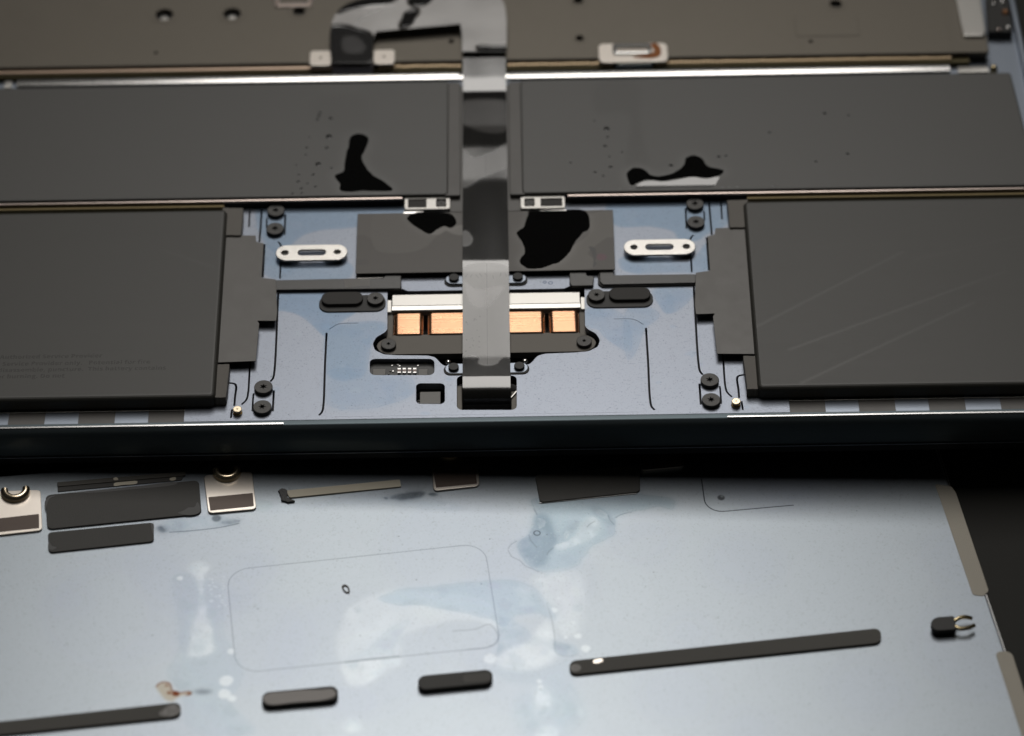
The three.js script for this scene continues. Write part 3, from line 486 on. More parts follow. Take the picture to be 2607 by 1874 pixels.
// ------------------------------------------------------------------ the long flat cable
const FD = [-6.6, -140, 6.6, 16];
const flexDraw = (rough) => (g, k, X, Y, w, h) => {
  g.fillStyle = rough ? 'rgb(0,120,0)' : 'rgb(96,95,93)'; g.fillRect(0, 0, w, h);
  const R = (Z, y, c, r, blur, ...p) => fillPoly(g, X, Y, smooth(pl(Z, y, ...p)), rough ? r : c, blur);
  R(A2, 2.2, 'rgba(140,134,127,0.8)', 'rgba(0,200,0,0.9)', 4, [1370, 790], [1725, 790], [1725, 1020], [1640, 1045], [1520, 1030], [1440, 1000], [1370, 960]);
  R(A2, 2.0, 'rgba(190,190,190,0.9)', 'rgba(0,225,0,1)', 4, [1370, 1180], [1470, 1240], [1540, 1220], [1640, 1180], [1740, 1120], [1740, 1310], [1600, 1370], [1520, 1400], [1450, 1450], [1370, 1480]);
  R(D2, 0.8, 'rgba(215,215,215,0.95)', 'rgba(0,225,0,1)', 2, [840, 530], [890, 524], [945, 580], [968, 632], [930, 705], [840, 720]);
  R(B3, 0.4, 'rgba(225,224,222,0.95)', 'rgba(0,225,0,1)', 2, [300, 110], [775, 110], [775, 930], [720, 940], [672, 980], [640, 1020], [540, 1040], [455, 1015], [465, 960], [410, 930], [300, 945]);
  R(B3, 0.4, 'rgba(170,168,166,0.6)', 'rgba(0,170,0,0.6)', 3, [310, 220], [430, 300], [545, 300], [640, 270], [720, 275], [640, 380], [560, 460], [480, 480], [390, 440], [330, 330]);
  if (!rough) {
    const z0 = P(1238, 545, 0.8)[1], z1 = P(1238, 1010, 0)[1]; strokePoly(g, X, Y, [[0.25, z0], [0.25, z1]], 'rgba(15,15,15,0.85)', 2.2);
    strokePoly(g, X, Y, [[0.2, P(1238, 380, 2)[1]], [0.2, P(1238, 440, 2)[1]]], 'rgba(30,30,30,0.6)', 2);
    const blob = (x, y, n, s) => { for (let i = 0; i < n; i++) { const [a, b] = P(...B3(x + rr2(-s, s), y + rr2(-s, s)), 0.3); fillPoly(g, X, Y, smooth(Array.from({ length: 6 }, (_, j) => [a + rr2(0.06, 0.2) * Math.cos(j * 1.05), b + rr2(0.08, 0.3) * Math.sin(j * 1.05)])), 'rgba(8,8,8,0.95)'); } };
    for (const [x, y, n, s] of [[350, 622, 4, 16], [425, 600, 6, 16], [468, 568, 3, 10], [440, 688, 2, 6], [402, 770, 3, 8], [405, 800, 3, 8], [402, 838, 3, 8], [345, 785, 2, 6], [470, 752, 2, 6], [462, 805, 2, 6], [465, 850, 2, 8], [335, 900, 2, 6], [375, 855, 1, 4]]) blob(x, y, n, s);
    for (const x of [352, 395, 432, 470, 520, 600, 680, 730]) { const [a, b] = P(...B3(x, 178 + rr2(-22, 10)), 0.5); strokePoly(g, X, Y, [[a, b - 0.5], [a + rr2(-0.6, 0.9), b + 0.5]], 'rgba(10,10,10,0.8)', 2.5); }
    strokePoly(g, X, Y, pl(B3, 0.2, [405, 1145], [460, 1138], [540, 1138]), 'rgba(190,190,190,0.8)', 2);
  }
};
M.flex = mat({ color: col(0.15, 0.148, 0.145), ior: 2.15, map: canvasOf(FD, 168, flexDraw(false), true), roughness: 0.33, roughnessMap: canvasOf(FD, 168, flexDraw(true)), bumpMap: rep(grainT, 0.6, 7), bumpScale: 1.0e-5 });
{
  const tilts = [[120, 3], [150, 5], [205, 5], [215, 10], [226, 13], [236, 6], [241, -6], [252, -4], [262, 0.5], [322, 0.5], [330, -2.5], [372, -2.5], [384, 2.5], [455, 2.5], [470, -1], [670, -1], [675, 9], [690, 10], [697, 3.4], [780, 2.4], [860, 1.6], [900, 1.2], [908, -2.2], [952, -2.2], [957, 6], [972, 13], [982, 26], [990, 50], [996, 74]];
  const path = []; let y = 0, zPrev = null; const ref = 560; let yRef = 0;
  const tiltAt = (py) => { for (let i = 1; i < tilts.length; i++) if (py <= tilts[i][0]) { const [a, b] = tilts[i - 1], [c, d] = tilts[i], t = (py - a) / (c - a); return b + (d - b) * t; } return tilts[tilts.length - 1][1]; };
  for (let py = 120; py <= 996; py += (py < 940 ? 4 : 1)) { const z = P(1238, py, 0.8)[1]; if (zPrev !== null) y -= Math.tan(tiltAt(py) * Math.PI / 180) * (z - zPrev); path.push([z, y]); zPrev = z; if (py === ref) yRef = y; }
  path.forEach((p) => { p[1] += 1.25 - yRef; });
  const [ze, ye] = path[path.length - 1], R = 1.4, a0 = 74 * Math.PI / 180;
  for (let i = 1; i <= 10; i++) { const a = a0 + i / 10 * (Math.PI / 2 - a0); path.push([ze + R * (Math.sin(a) - Math.sin(a0)), ye - R * (Math.cos(a0) - Math.cos(a))]); }
  const [zl, yl] = path[path.length - 1]; for (let i = 1; i <= 8; i++) path.push([zl - i * 0.03, yl - i * 0.5]);
  const nx = 14, pos = [], idx = [], n = path.length, wv = (u, i) => 0.05 * Math.sin(u * 2.3 + i * 0.045) * Math.sin(i * 0.031 + 1) + 0.03 * Math.sin(u * 4.1 - i * 0.06);
  for (const off of [0, -0.16]) for (let i = 0; i < n; i++) for (let j = 0; j <= nx; j++) { const u = j / nx * 2 - 1; pos.push(u * 6.0, path[i][1] + off + (i < n - 78 ? wv(u, i) : wv(u, n - 78)), path[i][0] + (i > n - 26 ? off * 0.8 : 0)); }
  const N = n * (nx + 1), q = (i, j, s) => s * N + i * (nx + 1) + j;
  for (let i = 0; i < n - 1; i++) {
    for (let j = 0; j < nx; j++) { idx.push(q(i, j, 0), q(i + 1, j, 0), q(i + 1, j + 1, 0), q(i, j, 0), q(i + 1, j + 1, 0), q(i, j + 1, 0)); idx.push(q(i, j, 1), q(i + 1, j + 1, 1), q(i + 1, j, 1), q(i, j, 1), q(i, j + 1, 1), q(i + 1, j + 1, 1)); }
    for (const j of [0, nx]) { const a = q(i, j, 0), b = q(i + 1, j, 0), c = q(i + 1, j, 1), d = q(i, j, 1); if (j) idx.push(a, b, c, a, c, d); else idx.push(a, c, b, a, d, c); }
  }
  let g = new THREE.BufferGeometry(); g.setAttribute('position', new THREE.Float32BufferAttribute(pos, 3)); g.setIndex(idx); g = toCreasedNormals(g, 0.7);
  mesh('flat_cable', planar(g, FD), M.flex, laptop, 'glossy black flat cable stained by dried liquid', true);
}
// ------------------------------------------------------------------ the upper end: shield, gasket, bars, cable bend
const YS = 2.0;
{
  const zs = (P(270, 160, YS)[1] + P(1800, 150, YS)[1]) / 2, xr = P(...D3(845, 700), YS)[0], holes = [];
  const hl = [[A1, 1090, 98, 2.7], [A1, 1540, 92, 2.7], [A1, 1985, 76, 2.0], [A1, 1035, 350, 0.7], [A3, 238, 305, 1.35], [A3, 225, 5, 1.6], [A4, 715, 32, 1.9], [A4, 515, 330, 0.8], [A2, 1283, 330, 1.0]];
  for (const [Z, x, y, r] of hl) { const [a, b] = P(...Z(x, y), YS); holes.push(circ(a, b, r, 28)); }
  const sh = mesh('board_shield', ext(round([[-149, -196], [xr + 0.8, -196], [xr, zs], [-149, zs]], 0.8, 3), 0.6, YS, 0.15, holes), M.shield, laptop, 'large dull grey shield plate with small holes');
  mesh('hollow', ext(rect(-148, -195, xr - 0.5, zs - 0.5), -1.7, 0.4), M.dark, sh);
  hl.forEach(([Z, x, y, r], i) => { if (r < 1.2) return; const [a, b] = P(...Z(x, y), YS); mesh('hole_rim', ext(circ(a, b, r * 1.5, 32), YS, YS + 0.1, 0.04, [circ(a, b, r, 28)]), M.shield, sh); if (i < 2) mesh('post', ext(circ(a, b + r * 0.25, r * 0.42, 20), 0.4, 1.2, 0.2), M.steel, sh); });
  const q = pl(A4, YS, [380, 120], [905, 285]); mesh('raised_panel', ext(rrect(q[0][0], q[0][1], q[1][0], q[1][1], 0.6), YS, YS + 0.18, 0.09), M.shield, sh);
  mesh('seam', ext(band([P(...A4(1560, -40), YS), P(...A4(1650, 420), YS)], 0.5), YS, YS + 0.06, 0.02), M.shield, sh);
  // gasket: smooth on one side, fingers on the other
  const yg = 0.9, zg = (P(300, 176, yg)[1] + P(1900, 151, yg)[1]) / 2;
  const gas = bar('gasket_strip', zg, yg, 2.2, 1.6, -149, P(900, 170, yg)[0], mat({ color: col(0.62, 0.47, 0.36), metalness: 0.9, roughness: 0.36 }), 1, laptop, 'dull copper coloured gasket strip');
  const fm = mat({ color: col(0.60, 0.46, 0.30), metalness: 0.9, roughness: 0.4 });
  for (const [a, b] of [[963, 1174], [1292, 1560], [1671, 2424]]) { const x0 = P(a, 172, yg)[0], x1 = P(b, 155, yg)[0], nn = Math.round((x1 - x0) / 1.28); for (let i = 0; i < nn; i++) { const x = x0 + (i + 0.5) * (x1 - x0) / nn; mesh('contact_finger', prismX(roundProf(zg - 1.1, -0.6, zg + 1.1, yg + rr2(-0.1, 0.06), 0.55, 3), x - 0.48, x + 0.48), fm, gas); } }
  mesh('gasket_base', prismX(roundProf(zg - 1.3, -1.7, zg + 1.7, 0.1, 0.1), -149, P(2470, 155, yg)[0]), mat({ color: col(0.12, 0.10, 0.05), metalness: 0.6, roughness: 0.5 }), gas);
  // bright bars
  const yb = 1.7, zb = (P(610, 202, yb)[1] + P(1900, 180, yb)[1]) / 2;
  for (const [a, b] of [[44, 1168], [1296, 2420]]) { const o = bar('bright_bar', zb, yb, 2.7, 1.6, P(a, 200, yb)[0], P(b, 180, yb)[0], M.polished, 5, laptop, 'bright polished metal bar above the battery cell'); if (a < 1000) bar('rounded_end', zb + 0.2, yb, 2.4, 1.6, P(1170, 190, yb)[0], P(1180, 190, yb)[0], M.polished, 5, o); else bar('rounded_end', zb + 0.2, yb, 2.4, 1.6, P(1283, 188, yb)[0], P(1294, 188, yb)[0], M.polished, 5, o); }
  const e0 = P(...D3(365, 1090), 1.2)[0], e1 = P(...D3(850, 1090), 1.2)[0], eb = bar('end_bracket', zb, 1.2, 2.8, 1.4, e0, e1, M.steel, -1, laptop, 'grey metal end bracket');
  mesh('end_cap', prismX(roundProf(zb - 1.6, -1.7, zb + 1.4, 1.1, 0.2), P(12, 212, 1)[0], P(30, 212, 1)[0]), M.steel, eb);
  // small tabs on the shield's front edge
  for (const [Z, x0, y0, x1, y1] of [[A2, 155, 405, 322, 518], [A2, 662, 398, 830, 505]]) { const t = pl(Z, 2.6, [x0, y0], [x1, y1]), cx = (t[0][0] + t[1][0]) / 2, cz = (t[0][1] + t[1][1]) / 2; mesh('fixing_tab', ext(rrect(t[0][0], t[0][1], t[1][0], t[1][1], 1), YS, 2.6, 0.12, [circ(cx, cz, 0.55, 18)]), M.clip, laptop, 'pale metal fixing tab with a hole'); }
  // bracket with a rusty corner
  const tb = pl(A3, 2.4, [385, 350], [945, 488]), br = mesh('rusted_bracket', ext(rrect(tb[0][0], tb[0][1], tb[1][0], tb[1][1], 1.6), YS, 2.4, 0.1), M.clip, laptop, 'pale metal bracket with orange rust on one corner');
  const l0 = pl(A3, 3.1, [498, 346], [812, 420]); mesh('loop', ext(rrect(l0[0][0], l0[0][1], l0[1][0], l0[1][1], 0.9), 2.4, 3.1, 0.25, [rrect(l0[0][0] + 0.9, l0[0][1] + 1.4, l0[1][0] - 0.6, l0[1][1] - 0.5, 0.4)]), M.polished, br);
  mesh('rust', ext(smooth(pl(A3, 2.44, [800, 355], [850, 345], [885, 390], [880, 440], [840, 462], [700, 462], [660, 452], [760, 440], [810, 425], [830, 400])), 2.4, 2.44), M.rust, br, 'orange rust patch');
  const cn = pl(A3, 1.4, [520, 470], [820, 518]); mesh('socket', ext(rrect(cn[0][0], cn[0][1], cn[1][0], cn[1][1], 0.3), 0, 1.4, 0.1), M.lip, br); const cg = pl(A3, 1.5, [540, 484], [808, 512]); mesh('socket_face', ext(rrect(cg[0][0], cg[0][1], cg[1][0], cg[1][1], 0.2), 1.3, 1.5, 0.05), M.edge, br);
  const tt = pl(A1, 2.6, [1830, -60], [2070, 36]); mesh('spring_tab', ext(rrect(tt[0][0], tt[0][1], tt[1][0], tt[1][1], 0.7), YS, 2.6, 0.12, [rrect(tt[0][0] + 1, tt[0][1] - 0 + 0.8, tt[1][0] - 1, tt[1][1] - 1.0, 0.5)]), M.rose, laptop, 'small rosy metal spring tab');
  // right end: pale bar, screws, dark module
  mesh('pale_bar', ext(round(pl(A4, 3, [1655, -90], [1860, -90], [1912, 240], [1900, 282], [1738, 282], [1712, 190]), 0.6, 3), YS, 3, 0.3), M.steel, laptop, 'pale satin metal bar at the shield corner');
  const mo = pl(D3, 1.2, [800, -200], [1150, -200], [1250, 500], [850, 500]); const md = mesh('hinge_module', ext(round(mo, 0.5), -1.7, 1.2, 0.2), M.plastic, laptop, 'dark module beside the shield');
  for (const [x, y, r, m] of [[1085, 20, 0.85, M.polished], [940, 35, 0.7, M.polished], [1175, 425, 0.85, M.polished], [1030, 455, 0.7, M.rose], [1130, 180, 1.1, mat({ color: col(0.35, 0.18, 0.09), metalness: 0.8, roughness: 0.5 })]]) { const [a, b] = P(...D3(x, y), 1.8), g = new THREE.SphereGeometry(r, 20, 12, 0, 6.2832, 0, 1.5708); g.translate(a, 1.15, b); mesh('rounded_screw', g, m, md); }
  { const [a, b] = P(...D3(945, 1050), 0.6), g = new THREE.SphereGeometry(1.1, 20, 12, 0, 6.2832, 0, 1.5708); g.translate(a, -0.4, b); const o = mesh('corner_screw', mergeGeometries([g, ext(circ(a, b, 1.1, 24), -1.7, -0.35)].map((v) => v.index ? v.toNonIndexed() : v)), M.brass, laptop, 'small brass screw at the tray corner'); }
  // bent end of the cable on the shield
  const JD = [-48, -165, 2, -112];
  const jt = [...smooth(pl(A2, 3.4, [330, 505], [316, 380], [318, 280], [350, 185], [430, 105], [580, 55], [820, 25], [1150, -10], [1400, -34], [1540, -26], [1640, 12], [1700, 80], [1722, 180], [1724, 300], [1724, 425]), false, 5), ...pl(A2, 3.4, [1368, 425], [1368, 310], [1355, 232], [690, 286], [664, 318], [650, 505])];
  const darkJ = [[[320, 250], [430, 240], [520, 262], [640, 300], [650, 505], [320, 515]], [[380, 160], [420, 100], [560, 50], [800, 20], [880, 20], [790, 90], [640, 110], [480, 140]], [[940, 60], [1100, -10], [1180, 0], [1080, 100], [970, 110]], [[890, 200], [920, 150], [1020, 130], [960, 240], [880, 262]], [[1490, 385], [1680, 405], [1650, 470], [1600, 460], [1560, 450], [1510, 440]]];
  const wav = canvasOf(JD, 512, (g, k, X, Y, w, h) => {
    g.fillStyle = 'rgb(128,128,128)'; g.fillRect(0, 0, w, h); for (let i = 0; i < 26; i++) fillPoly(g, X, Y, circ(rr2(-48, 8), rr2(-150, -112), rr2(3, 8), 20), i % 2 ? 'rgba(255,255,255,0.07)' : 'rgba(0,0,0,0.07)', 22);
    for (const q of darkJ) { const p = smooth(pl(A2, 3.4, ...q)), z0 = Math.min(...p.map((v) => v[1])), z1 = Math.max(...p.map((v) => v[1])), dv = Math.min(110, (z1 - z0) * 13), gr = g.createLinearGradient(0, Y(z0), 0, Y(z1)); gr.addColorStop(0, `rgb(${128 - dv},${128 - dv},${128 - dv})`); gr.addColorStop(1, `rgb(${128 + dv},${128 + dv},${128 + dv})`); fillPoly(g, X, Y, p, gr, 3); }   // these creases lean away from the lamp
  });
  const jmap = (rough) => canvasOf(JD, 512, (g, k, X, Y, w, h) => {
    g.fillStyle = rough ? 'rgb(0,235,0)' : 'rgb(225,220,215)'; g.fillRect(0, 0, w, h);
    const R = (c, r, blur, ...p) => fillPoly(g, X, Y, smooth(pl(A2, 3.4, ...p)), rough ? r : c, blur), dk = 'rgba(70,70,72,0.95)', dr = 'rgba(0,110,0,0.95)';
    for (const q of darkJ) R(dk, dr, 2, ...q);  // dark patches paint in the missing lamp reflection on clean creases
    R('rgba(150,150,152,0.8)', 'rgba(0,170,0,0.8)', 3, [420, 330], [520, 320], [600, 400], [560, 440], [430, 430]);
    strokePoly(g, X, Y, smooth(pl(A2, 3.4, [520, 262], [545, 200], [640, 155], [820, 110]), false), rough ? 'rgb(0,120,0)' : 'rgb(90,90,92)', 5);
  }, !rough);
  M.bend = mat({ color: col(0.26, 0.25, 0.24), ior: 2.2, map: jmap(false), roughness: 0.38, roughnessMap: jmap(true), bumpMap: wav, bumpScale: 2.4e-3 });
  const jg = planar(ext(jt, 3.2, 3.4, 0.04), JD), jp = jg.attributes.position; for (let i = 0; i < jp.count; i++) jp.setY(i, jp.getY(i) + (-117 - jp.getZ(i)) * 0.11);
  jg.computeVertexNormals(); const jm = mesh('cable_bend', jg, M.bend, laptop, 'bent end of the black cable with grey film and sheen put into its colour', true);
  const pg = pl(A2, 1.6, [330, 508], [655, 542]); mesh('plug', ext(rrect(pg[0][0], pg[0][1], pg[1][0], pg[1][1], 0.3), -0.5, 1.9, 0.15), mat({ color: col(0.30, 0.28, 0.30), metalness: 0.6, roughness: 0.45 }), jm);
}
// ------------------------------------------------------------------ liquid on the cells and the tape
const puddle = (name, g, label, group) => tag(mesh(name, g, M.wet, scene), label, 'puddle', group);
puddle('liquid_puddle', ext(jag(PUD.tall(), 0.14), YU + 0.003, YU + 0.05, 0.02), 'tall black wet puddle on the battery cell, narrow on top and wide at its foot');
puddle('liquid_puddle', ext(jag(PUD.low(), 0.14), YU + 0.003, YU + 0.05, 0.02), 'low two humped black wet puddle along the battery edge, above a pale shiny film');
puddle('liquid_puddle', ext(jag(PUD.small(), 0.14), YT + 0.003, YT + 0.05, 0.02), 'small black wet puddle on the tape sheet beside a pale curved film');
puddle('liquid_puddle', ext(jag(PUD.large(), 0.14), YT + 0.003, YT + 0.05, 0.02), 'largest black wet puddle, on the tape sheet near a pink dot');
{ // the bright sloping film at the cell's edge
  const p = pl(A3, YU, [678, 1502], [720, 1462], [800, 1446], [900, 1452], [1010, 1440], [1130, 1420], [1250, 1430], [1350, 1418], [1330, 1460], [1300, 1494], [1000, 1500]), g = ext(smooth(p), YU + 0.003, YU + 0.30, 0.01), a = g.attributes.position, zm = Math.min(...p.map((q) => q[1]));
  for (let i = 0; i < a.count; i++) if (a.getY(i) > YU + 0.15) a.setY(i, a.getY(i) - (a.getZ(i) - zm) * 0.10); g.computeVertexNormals();
  M.wetEdge = mat({ color: col(0.10, 0.10, 0.10), ior: 2.0, roughness: 0.2 });
  tag(mesh('liquid_film', g, M.wetEdge, scene), 'pale shiny liquid film along the battery edge under the low puddle', 'film');
}
{
  const dr = []; const add = (Z, y, x, yy, r) => { const [a, b] = P(...Z(x, yy), y); const g = new THREE.SphereGeometry(r, 14, 8, 0, 6.2832, 0, 1.5708); g.scale(1, 0.12, 1); g.translate(a, y, b); dr.push(g); };
  for (const [x, y, r] of [[320, 945, 0.55], [305, 1090, 0.85], [290, 1180, 0.5], [220, 1310, 0.75], [180, 1395, 0.45], [60, 1450, 0.45], [85, 1505, 0.4], [198, 1490, 0.4], [130, 1180, 0.35], [150, 1095, 0.25], [120, 1235, 0.3], [65, 1395, 0.3], [135, 1465, 0.3], [325, 1340, 0.35], [15, 1545, 0.35], [90, 1540, 0.35], [45, 1320, 0.25], [215, 955, 0.45], [225, 925, 0.45], [235, 900, 0.45]]) add(A2, YU, x, y, r);
  for (const [x, y, r] of [[452, 1028, 0.8], [460, 1095, 0.4], [440, 1168, 0.55], [485, 1335, 0.55], [965, 1322, 0.6], [1348, 1252, 0.5], [1405, 1245, 0.4], [360, 1375, 0.4], [425, 1405, 0.4], [165, 1300, 0.35], [475, 1250, 0.3], [575, 1215, 0.3], [355, 965, 0.3], [1750, 1058, 0.4]]) add(A3, YU, x, y, r);
  for (const [x, y, r] of [[625, 905, 0.5], [815, 920, 0.35], [185, 1058, 0.4], [808, 1228, 0.45], [555, 1290, 0.4]]) add(A4, YU, x, y, r);
  const o = mesh('liquid_droplets', dr, M.wet, scene); tag(o, 'tiny dark liquid droplets scattered over the long battery cells', 'droplets'); o.userData.kind = 'stuff';
  const sp = []; for (const [x, y, r] of [[210, 1518, 0.35], [278, 1512, 0.35], [400, 1515, 0.5], [445, 1512, 0.35], [560, 1508, 0.5], [640, 1505, 0.6], [1380, 1496, 0.6], [1430, 1494, 0.5], [1500, 1492, 0.55], [1560, 1493, 0.4], [1620, 1492, 0.35], [1785, 1492, 0.7]]) { const [a, b] = P(...A3(x, y), YU - 0.15), g = new THREE.SphereGeometry(r, 14, 8, 0, 6.2832, 0, 1.5708); g.scale(1.5, 0.5, 0.8); g.translate(a, YU - 0.2, b); sp.push(g); }
  const o2 = mesh('liquid_beads', sp, mat({ color: col(0.2, 0.2, 0.2), roughness: 0.15 }), scene); tag(o2, 'row of small pale liquid beads along the battery edge', 'beads'); o2.userData.kind = 'stuff';
}
// ------------------------------------------------------------------ the bottom cover lying in front, inner side up
const cover = thing('bottom_cover', 'loose pale blue grey metal bottom cover lying inner side up in front of the laptop', 'cover');
cover.matrix.makeBasis(CX, CN, CZ); cover.quaternion.setFromRotationMatrix(cover.matrix); cover.position.copy(CO).multiplyScalar(0.001);
const CD = [-126, -18, 118, 106], CR = 114.2, CZ0 = -15.3;
const engr = round([...cl(C3, 0, [1868, 170]), ...cl(C4, 0, [2050, 10], [2185, 860]), ...cl(C3, 0, [1950, 1020])], [5.5, 5.5, 4, 5.5], 10);
const engr2 = round([...cl(C1, 0, [215, 300], [245, 515], [800, 466])], [0, 4.5, 0], 10).slice(0);
const coverStains = (g, k, X, Y, w, h, T) => {
  const R = (Z, blur, kind, a, ...p) => { const q = jag(smooth(cl(Z, 0, ...p), true, 10), 0.22), m = kind === 'blue' ? 0.8 : kind === 'pale' ? 1.0 : 1.0; fillPoly(g, X, Y, q, T(kind, a * m * 0.6), blur + 1); fillPoly(g, X, Y, jag(q.map(([x, z]) => [x + rr2(-0.02, 0.02), z]), 0.5), T(kind, a * m * 0.5), blur + 7); if (kind === 'blue') strokePoly(g, X, Y, q, T('deep', a * 0.3), 1.4, true, 0.7); mottle(g, X, Y, q, kind === 'pale' ? [T('pale', 0.22), T('blue', 0.14), T('pale', 0.12)] : kind === 'dark' ? [T('dark', 0.2), T('blue', 0.2)] : [T('deep', 0.10), T('pale', 0.10), T('blue', 0.16), T('deep', 0.05)], 22, kind === 'dark' ? 0.5 : 2.6, 2); };
  // the big blue smear under the dark pad
  R(D7, 3, 'blue', 0.95, [560, 200], [600, 330], [645, 430], [640, 560], [520, 700], [380, 830], [365, 920], [430, 1080], [520, 1180], [640, 1260], [900, 1290], [1180, 1230], [1330, 1090], [1500, 880], [1780, 740], [1825, 600], [1830, 470], [1900, 420], [2150, 360], [2500, 300], [2700, 330], [2700, 200], [1500, 100]);
  R(D7, 3, 'deep', 0.75, [370, 850], [520, 740], [600, 620], [640, 420], [760, 420], [840, 520], [880, 640], [930, 800], [930, 890], [820, 1000], [790, 1160], [720, 1205], [560, 1200], [440, 1080], [370, 940]);
  R(D7, 5, 'deep', 0.8, [640, 480], [760, 500], [740, 600], [690, 640], [640, 580]);
  R(D7, 7, 'deep', 0.6, [1080, 640], [1260, 510], [1300, 540], [1180, 700], [1080, 800], [1030, 780]);
  R(D7, 3, 'deep', 0.85, [1480, 310], [1640, 360], [1740, 460], [1820, 590], [1700, 520], [1560, 430]);
  R(D7, 4, 'pale', 0.35, [900, 900], [1200, 760], [1300, 540], [1480, 440], [1600, 560], [1500, 760], [1200, 900], [950, 1000]);
  for (const l of [[[200, 940], [240, 880], [330, 820]], [[200, 960], [260, 1060], [380, 1120], [460, 1200], [560, 1240], [660, 1290]], [[520, 730], [540, 800], [620, 900], [640, 920]], [[1400, 610], [1450, 560], [1520, 520]], [[790, 1040], [820, 980], [890, 920]], [[1720, 430], [1750, 500], [1810, 570]], [[590, 330], [640, 420]], [[1830, 470], [1920, 420], [2080, 380]]]) strokePoly(g, X, Y, smooth(cl(D7, 0, ...l), false), T('dark', 0.3), 1.5, false, 0.8);
  strokePoly(g, X, Y, circ(...cl(D7, 0, [640, 700])[0], 0.78, 24), T('dark', 0.5), 2.4, true);
  // print left by the cable's bend
  R(C4, 2, 'pale', 0.55, [872, 985], [880, 640], [920, 560], [1030, 480], [1250, 410], [1700, 420], [2050, 480], [2180, 620], [2170, 720], [2080, 680], [1900, 640], [1500, 720], [1350, 800], [1340, 945]);
  R(C4, 2, 'blue', 0.8, [1180, 470], [1300, 410], [1550, 375], [2110, 318], [2290, 322], [2440, 370], [2560, 480], [2640, 640], [2500, 590], [2330, 600], [2200, 690], [2110, 640], [1900, 590], [1600, 530], [1300, 510]);
  R(C5, 3, 'blue', 0.5, [240, 570], [330, 575], [420, 640], [505, 715], [420, 790], [280, 830], [210, 890], [225, 740]);
  R(C5, 3, 'pale', 0.8, [300, 820], [500, 740], [560, 640], [620, 560], [690, 720], [700, 880], [600, 960], [450, 1000], [300, 985], [205, 920]);
  R(C4, 5, 'blue', 0.35, [1300, 700], [1430, 640], [1380, 740], [1290, 900], [1340, 945], [900, 995], [1100, 880]);
  R(C4, 2, 'pale', 0.95, [885, 1000], [1110, 975], [1350, 950], [1340, 1010], [1240, 1040], [1130, 1140], [1010, 1185], [935, 1170]);
  strokePoly(g, X, Y, cl(C4, 0, [900, 992], [1120, 965], [1350, 944]), T('dark', 0.32), 3, false, 1.2);
  strokePoly(g, X, Y, smooth(cl(C4, 0, [1790, 735], [1980, 718], [2090, 680], [2150, 740], [2165, 820], [2100, 865], [1910, 888]), false), T('dark', 0.28), 1.6, false, 0.8);
  strokePoly(g, X, Y, smooth(cl(C5, 0, [620, 440], [660, 560], [690, 740], [700, 850], [790, 880], [880, 860]), false), T('dark', 0.25), 1.6, false, 0.8);
  R(C5, 3, 'blue', 0.5, [680, 760], [760, 770], [860, 800], [870, 860], [780, 870], [700, 850]);
  R(C5, 6, 'pale', 0.5, [520, 230], [860, 190], [930, 350], [900, 560], [860, 700], [740, 700], [660, 520], [560, 340]);
  R(C5, 10, 'blue', 0.4, [180, 960], [500, 1010], [700, 950], [850, 900], [800, 1060], [860, 1180], [930, 1400], [700, 1560], [420, 1500], [380, 1250], [600, 1120], [250, 1050]);
  R(C5, 8, 'pale', 0.8, [560, 1130], [640, 1200], [630, 1340], [560, 1370], [530, 1250]); R(C5, 6, 'pale', 0.95, [560, 1480], [700, 1480], [690, 1560], [540, 1560]);
  R(C4, 4, 'pale', 0.8, [900, 1510], [960, 1450], [1030, 1510], [1010, 1560], [930, 1560]);
  // drips on the left
  R(C3, 3, 'blue', 0.32, [1440, 220], [1560, 200], [1640, 240], [1700, 240], [1800, 300], [1850, 700], [1950, 900], [2000, 1050], [1900, 1250], [2100, 1500], [1600, 1500], [1500, 1200], [1380, 1000], [1460, 880], [1480, 600]);
  R(C3, 2, 'pale', 1, [1550, 150], [1630, 100], [1705, 120], [1712, 180], [1660, 215], [1590, 200]);
  R(C3, 2, 'pale', 0.7, [1625, 200], [1668, 200], [1675, 360], [1690, 510], [1645, 530], [1640, 360]);
  R(C3, 2, 'pale', 0.95, [1660, 500], [1700, 550], [1740, 640], [1760, 760], [1740, 840], [1600, 880], [1545, 860], [1575, 760], [1585, 660], [1620, 560]);
  for (const [x, y, r] of [[1865, 1080, 1.6], [1850, 1188, 1.5], [1915, 1225, 1.0], [1485, 236, 0.75], [1905, 840, 0.9], [1815, 378, 0.3]]) fillPoly(g, X, Y, smooth(circ(...cl(C3, 0, [x, y])[0], r, 9).map(([a, b]) => [a + rr2(-0.12, 0.12), b + rr2(-0.1, 0.1)])), T('pale', 1), 1.5);
  for (const [x, y, r] of [[155, 898, 1.5], [940, 815, 1.1], [880, 712, 0.9], [690, 495, 0.8], [780, 720, 0.5], [840, 600, 0.4], [560, 1085, 0.6], [570, 1130, 0.6], [720, 400, 0.4]]) fillPoly(g, X, Y, smooth(circ(...cl(C5, 0, [x, y])[0], r, 9).map(([a, b]) => [a + rr2(-0.12, 0.12), b + rr2(-0.1, 0.1)])), T('pale', 0.95), 1.5);
  for (let i = 0; i < 40; i++) fillPoly(g, X, Y, circ(...cl(C3, 0, [rr2(1720, 1860), rr2(200, 520)])[0], rr2(0.1, 0.4), 8), T('pale', 0.5), 1);
  // the grey tongue below the second clip
  R(D5, 2, 'blue', 0.45, [1340, 560], [1420, 480], [1700, 450], [1830, 440], [1940, 470], [2040, 485], [2010, 510], [1860, 540], [1560, 585], [1380, 580]);
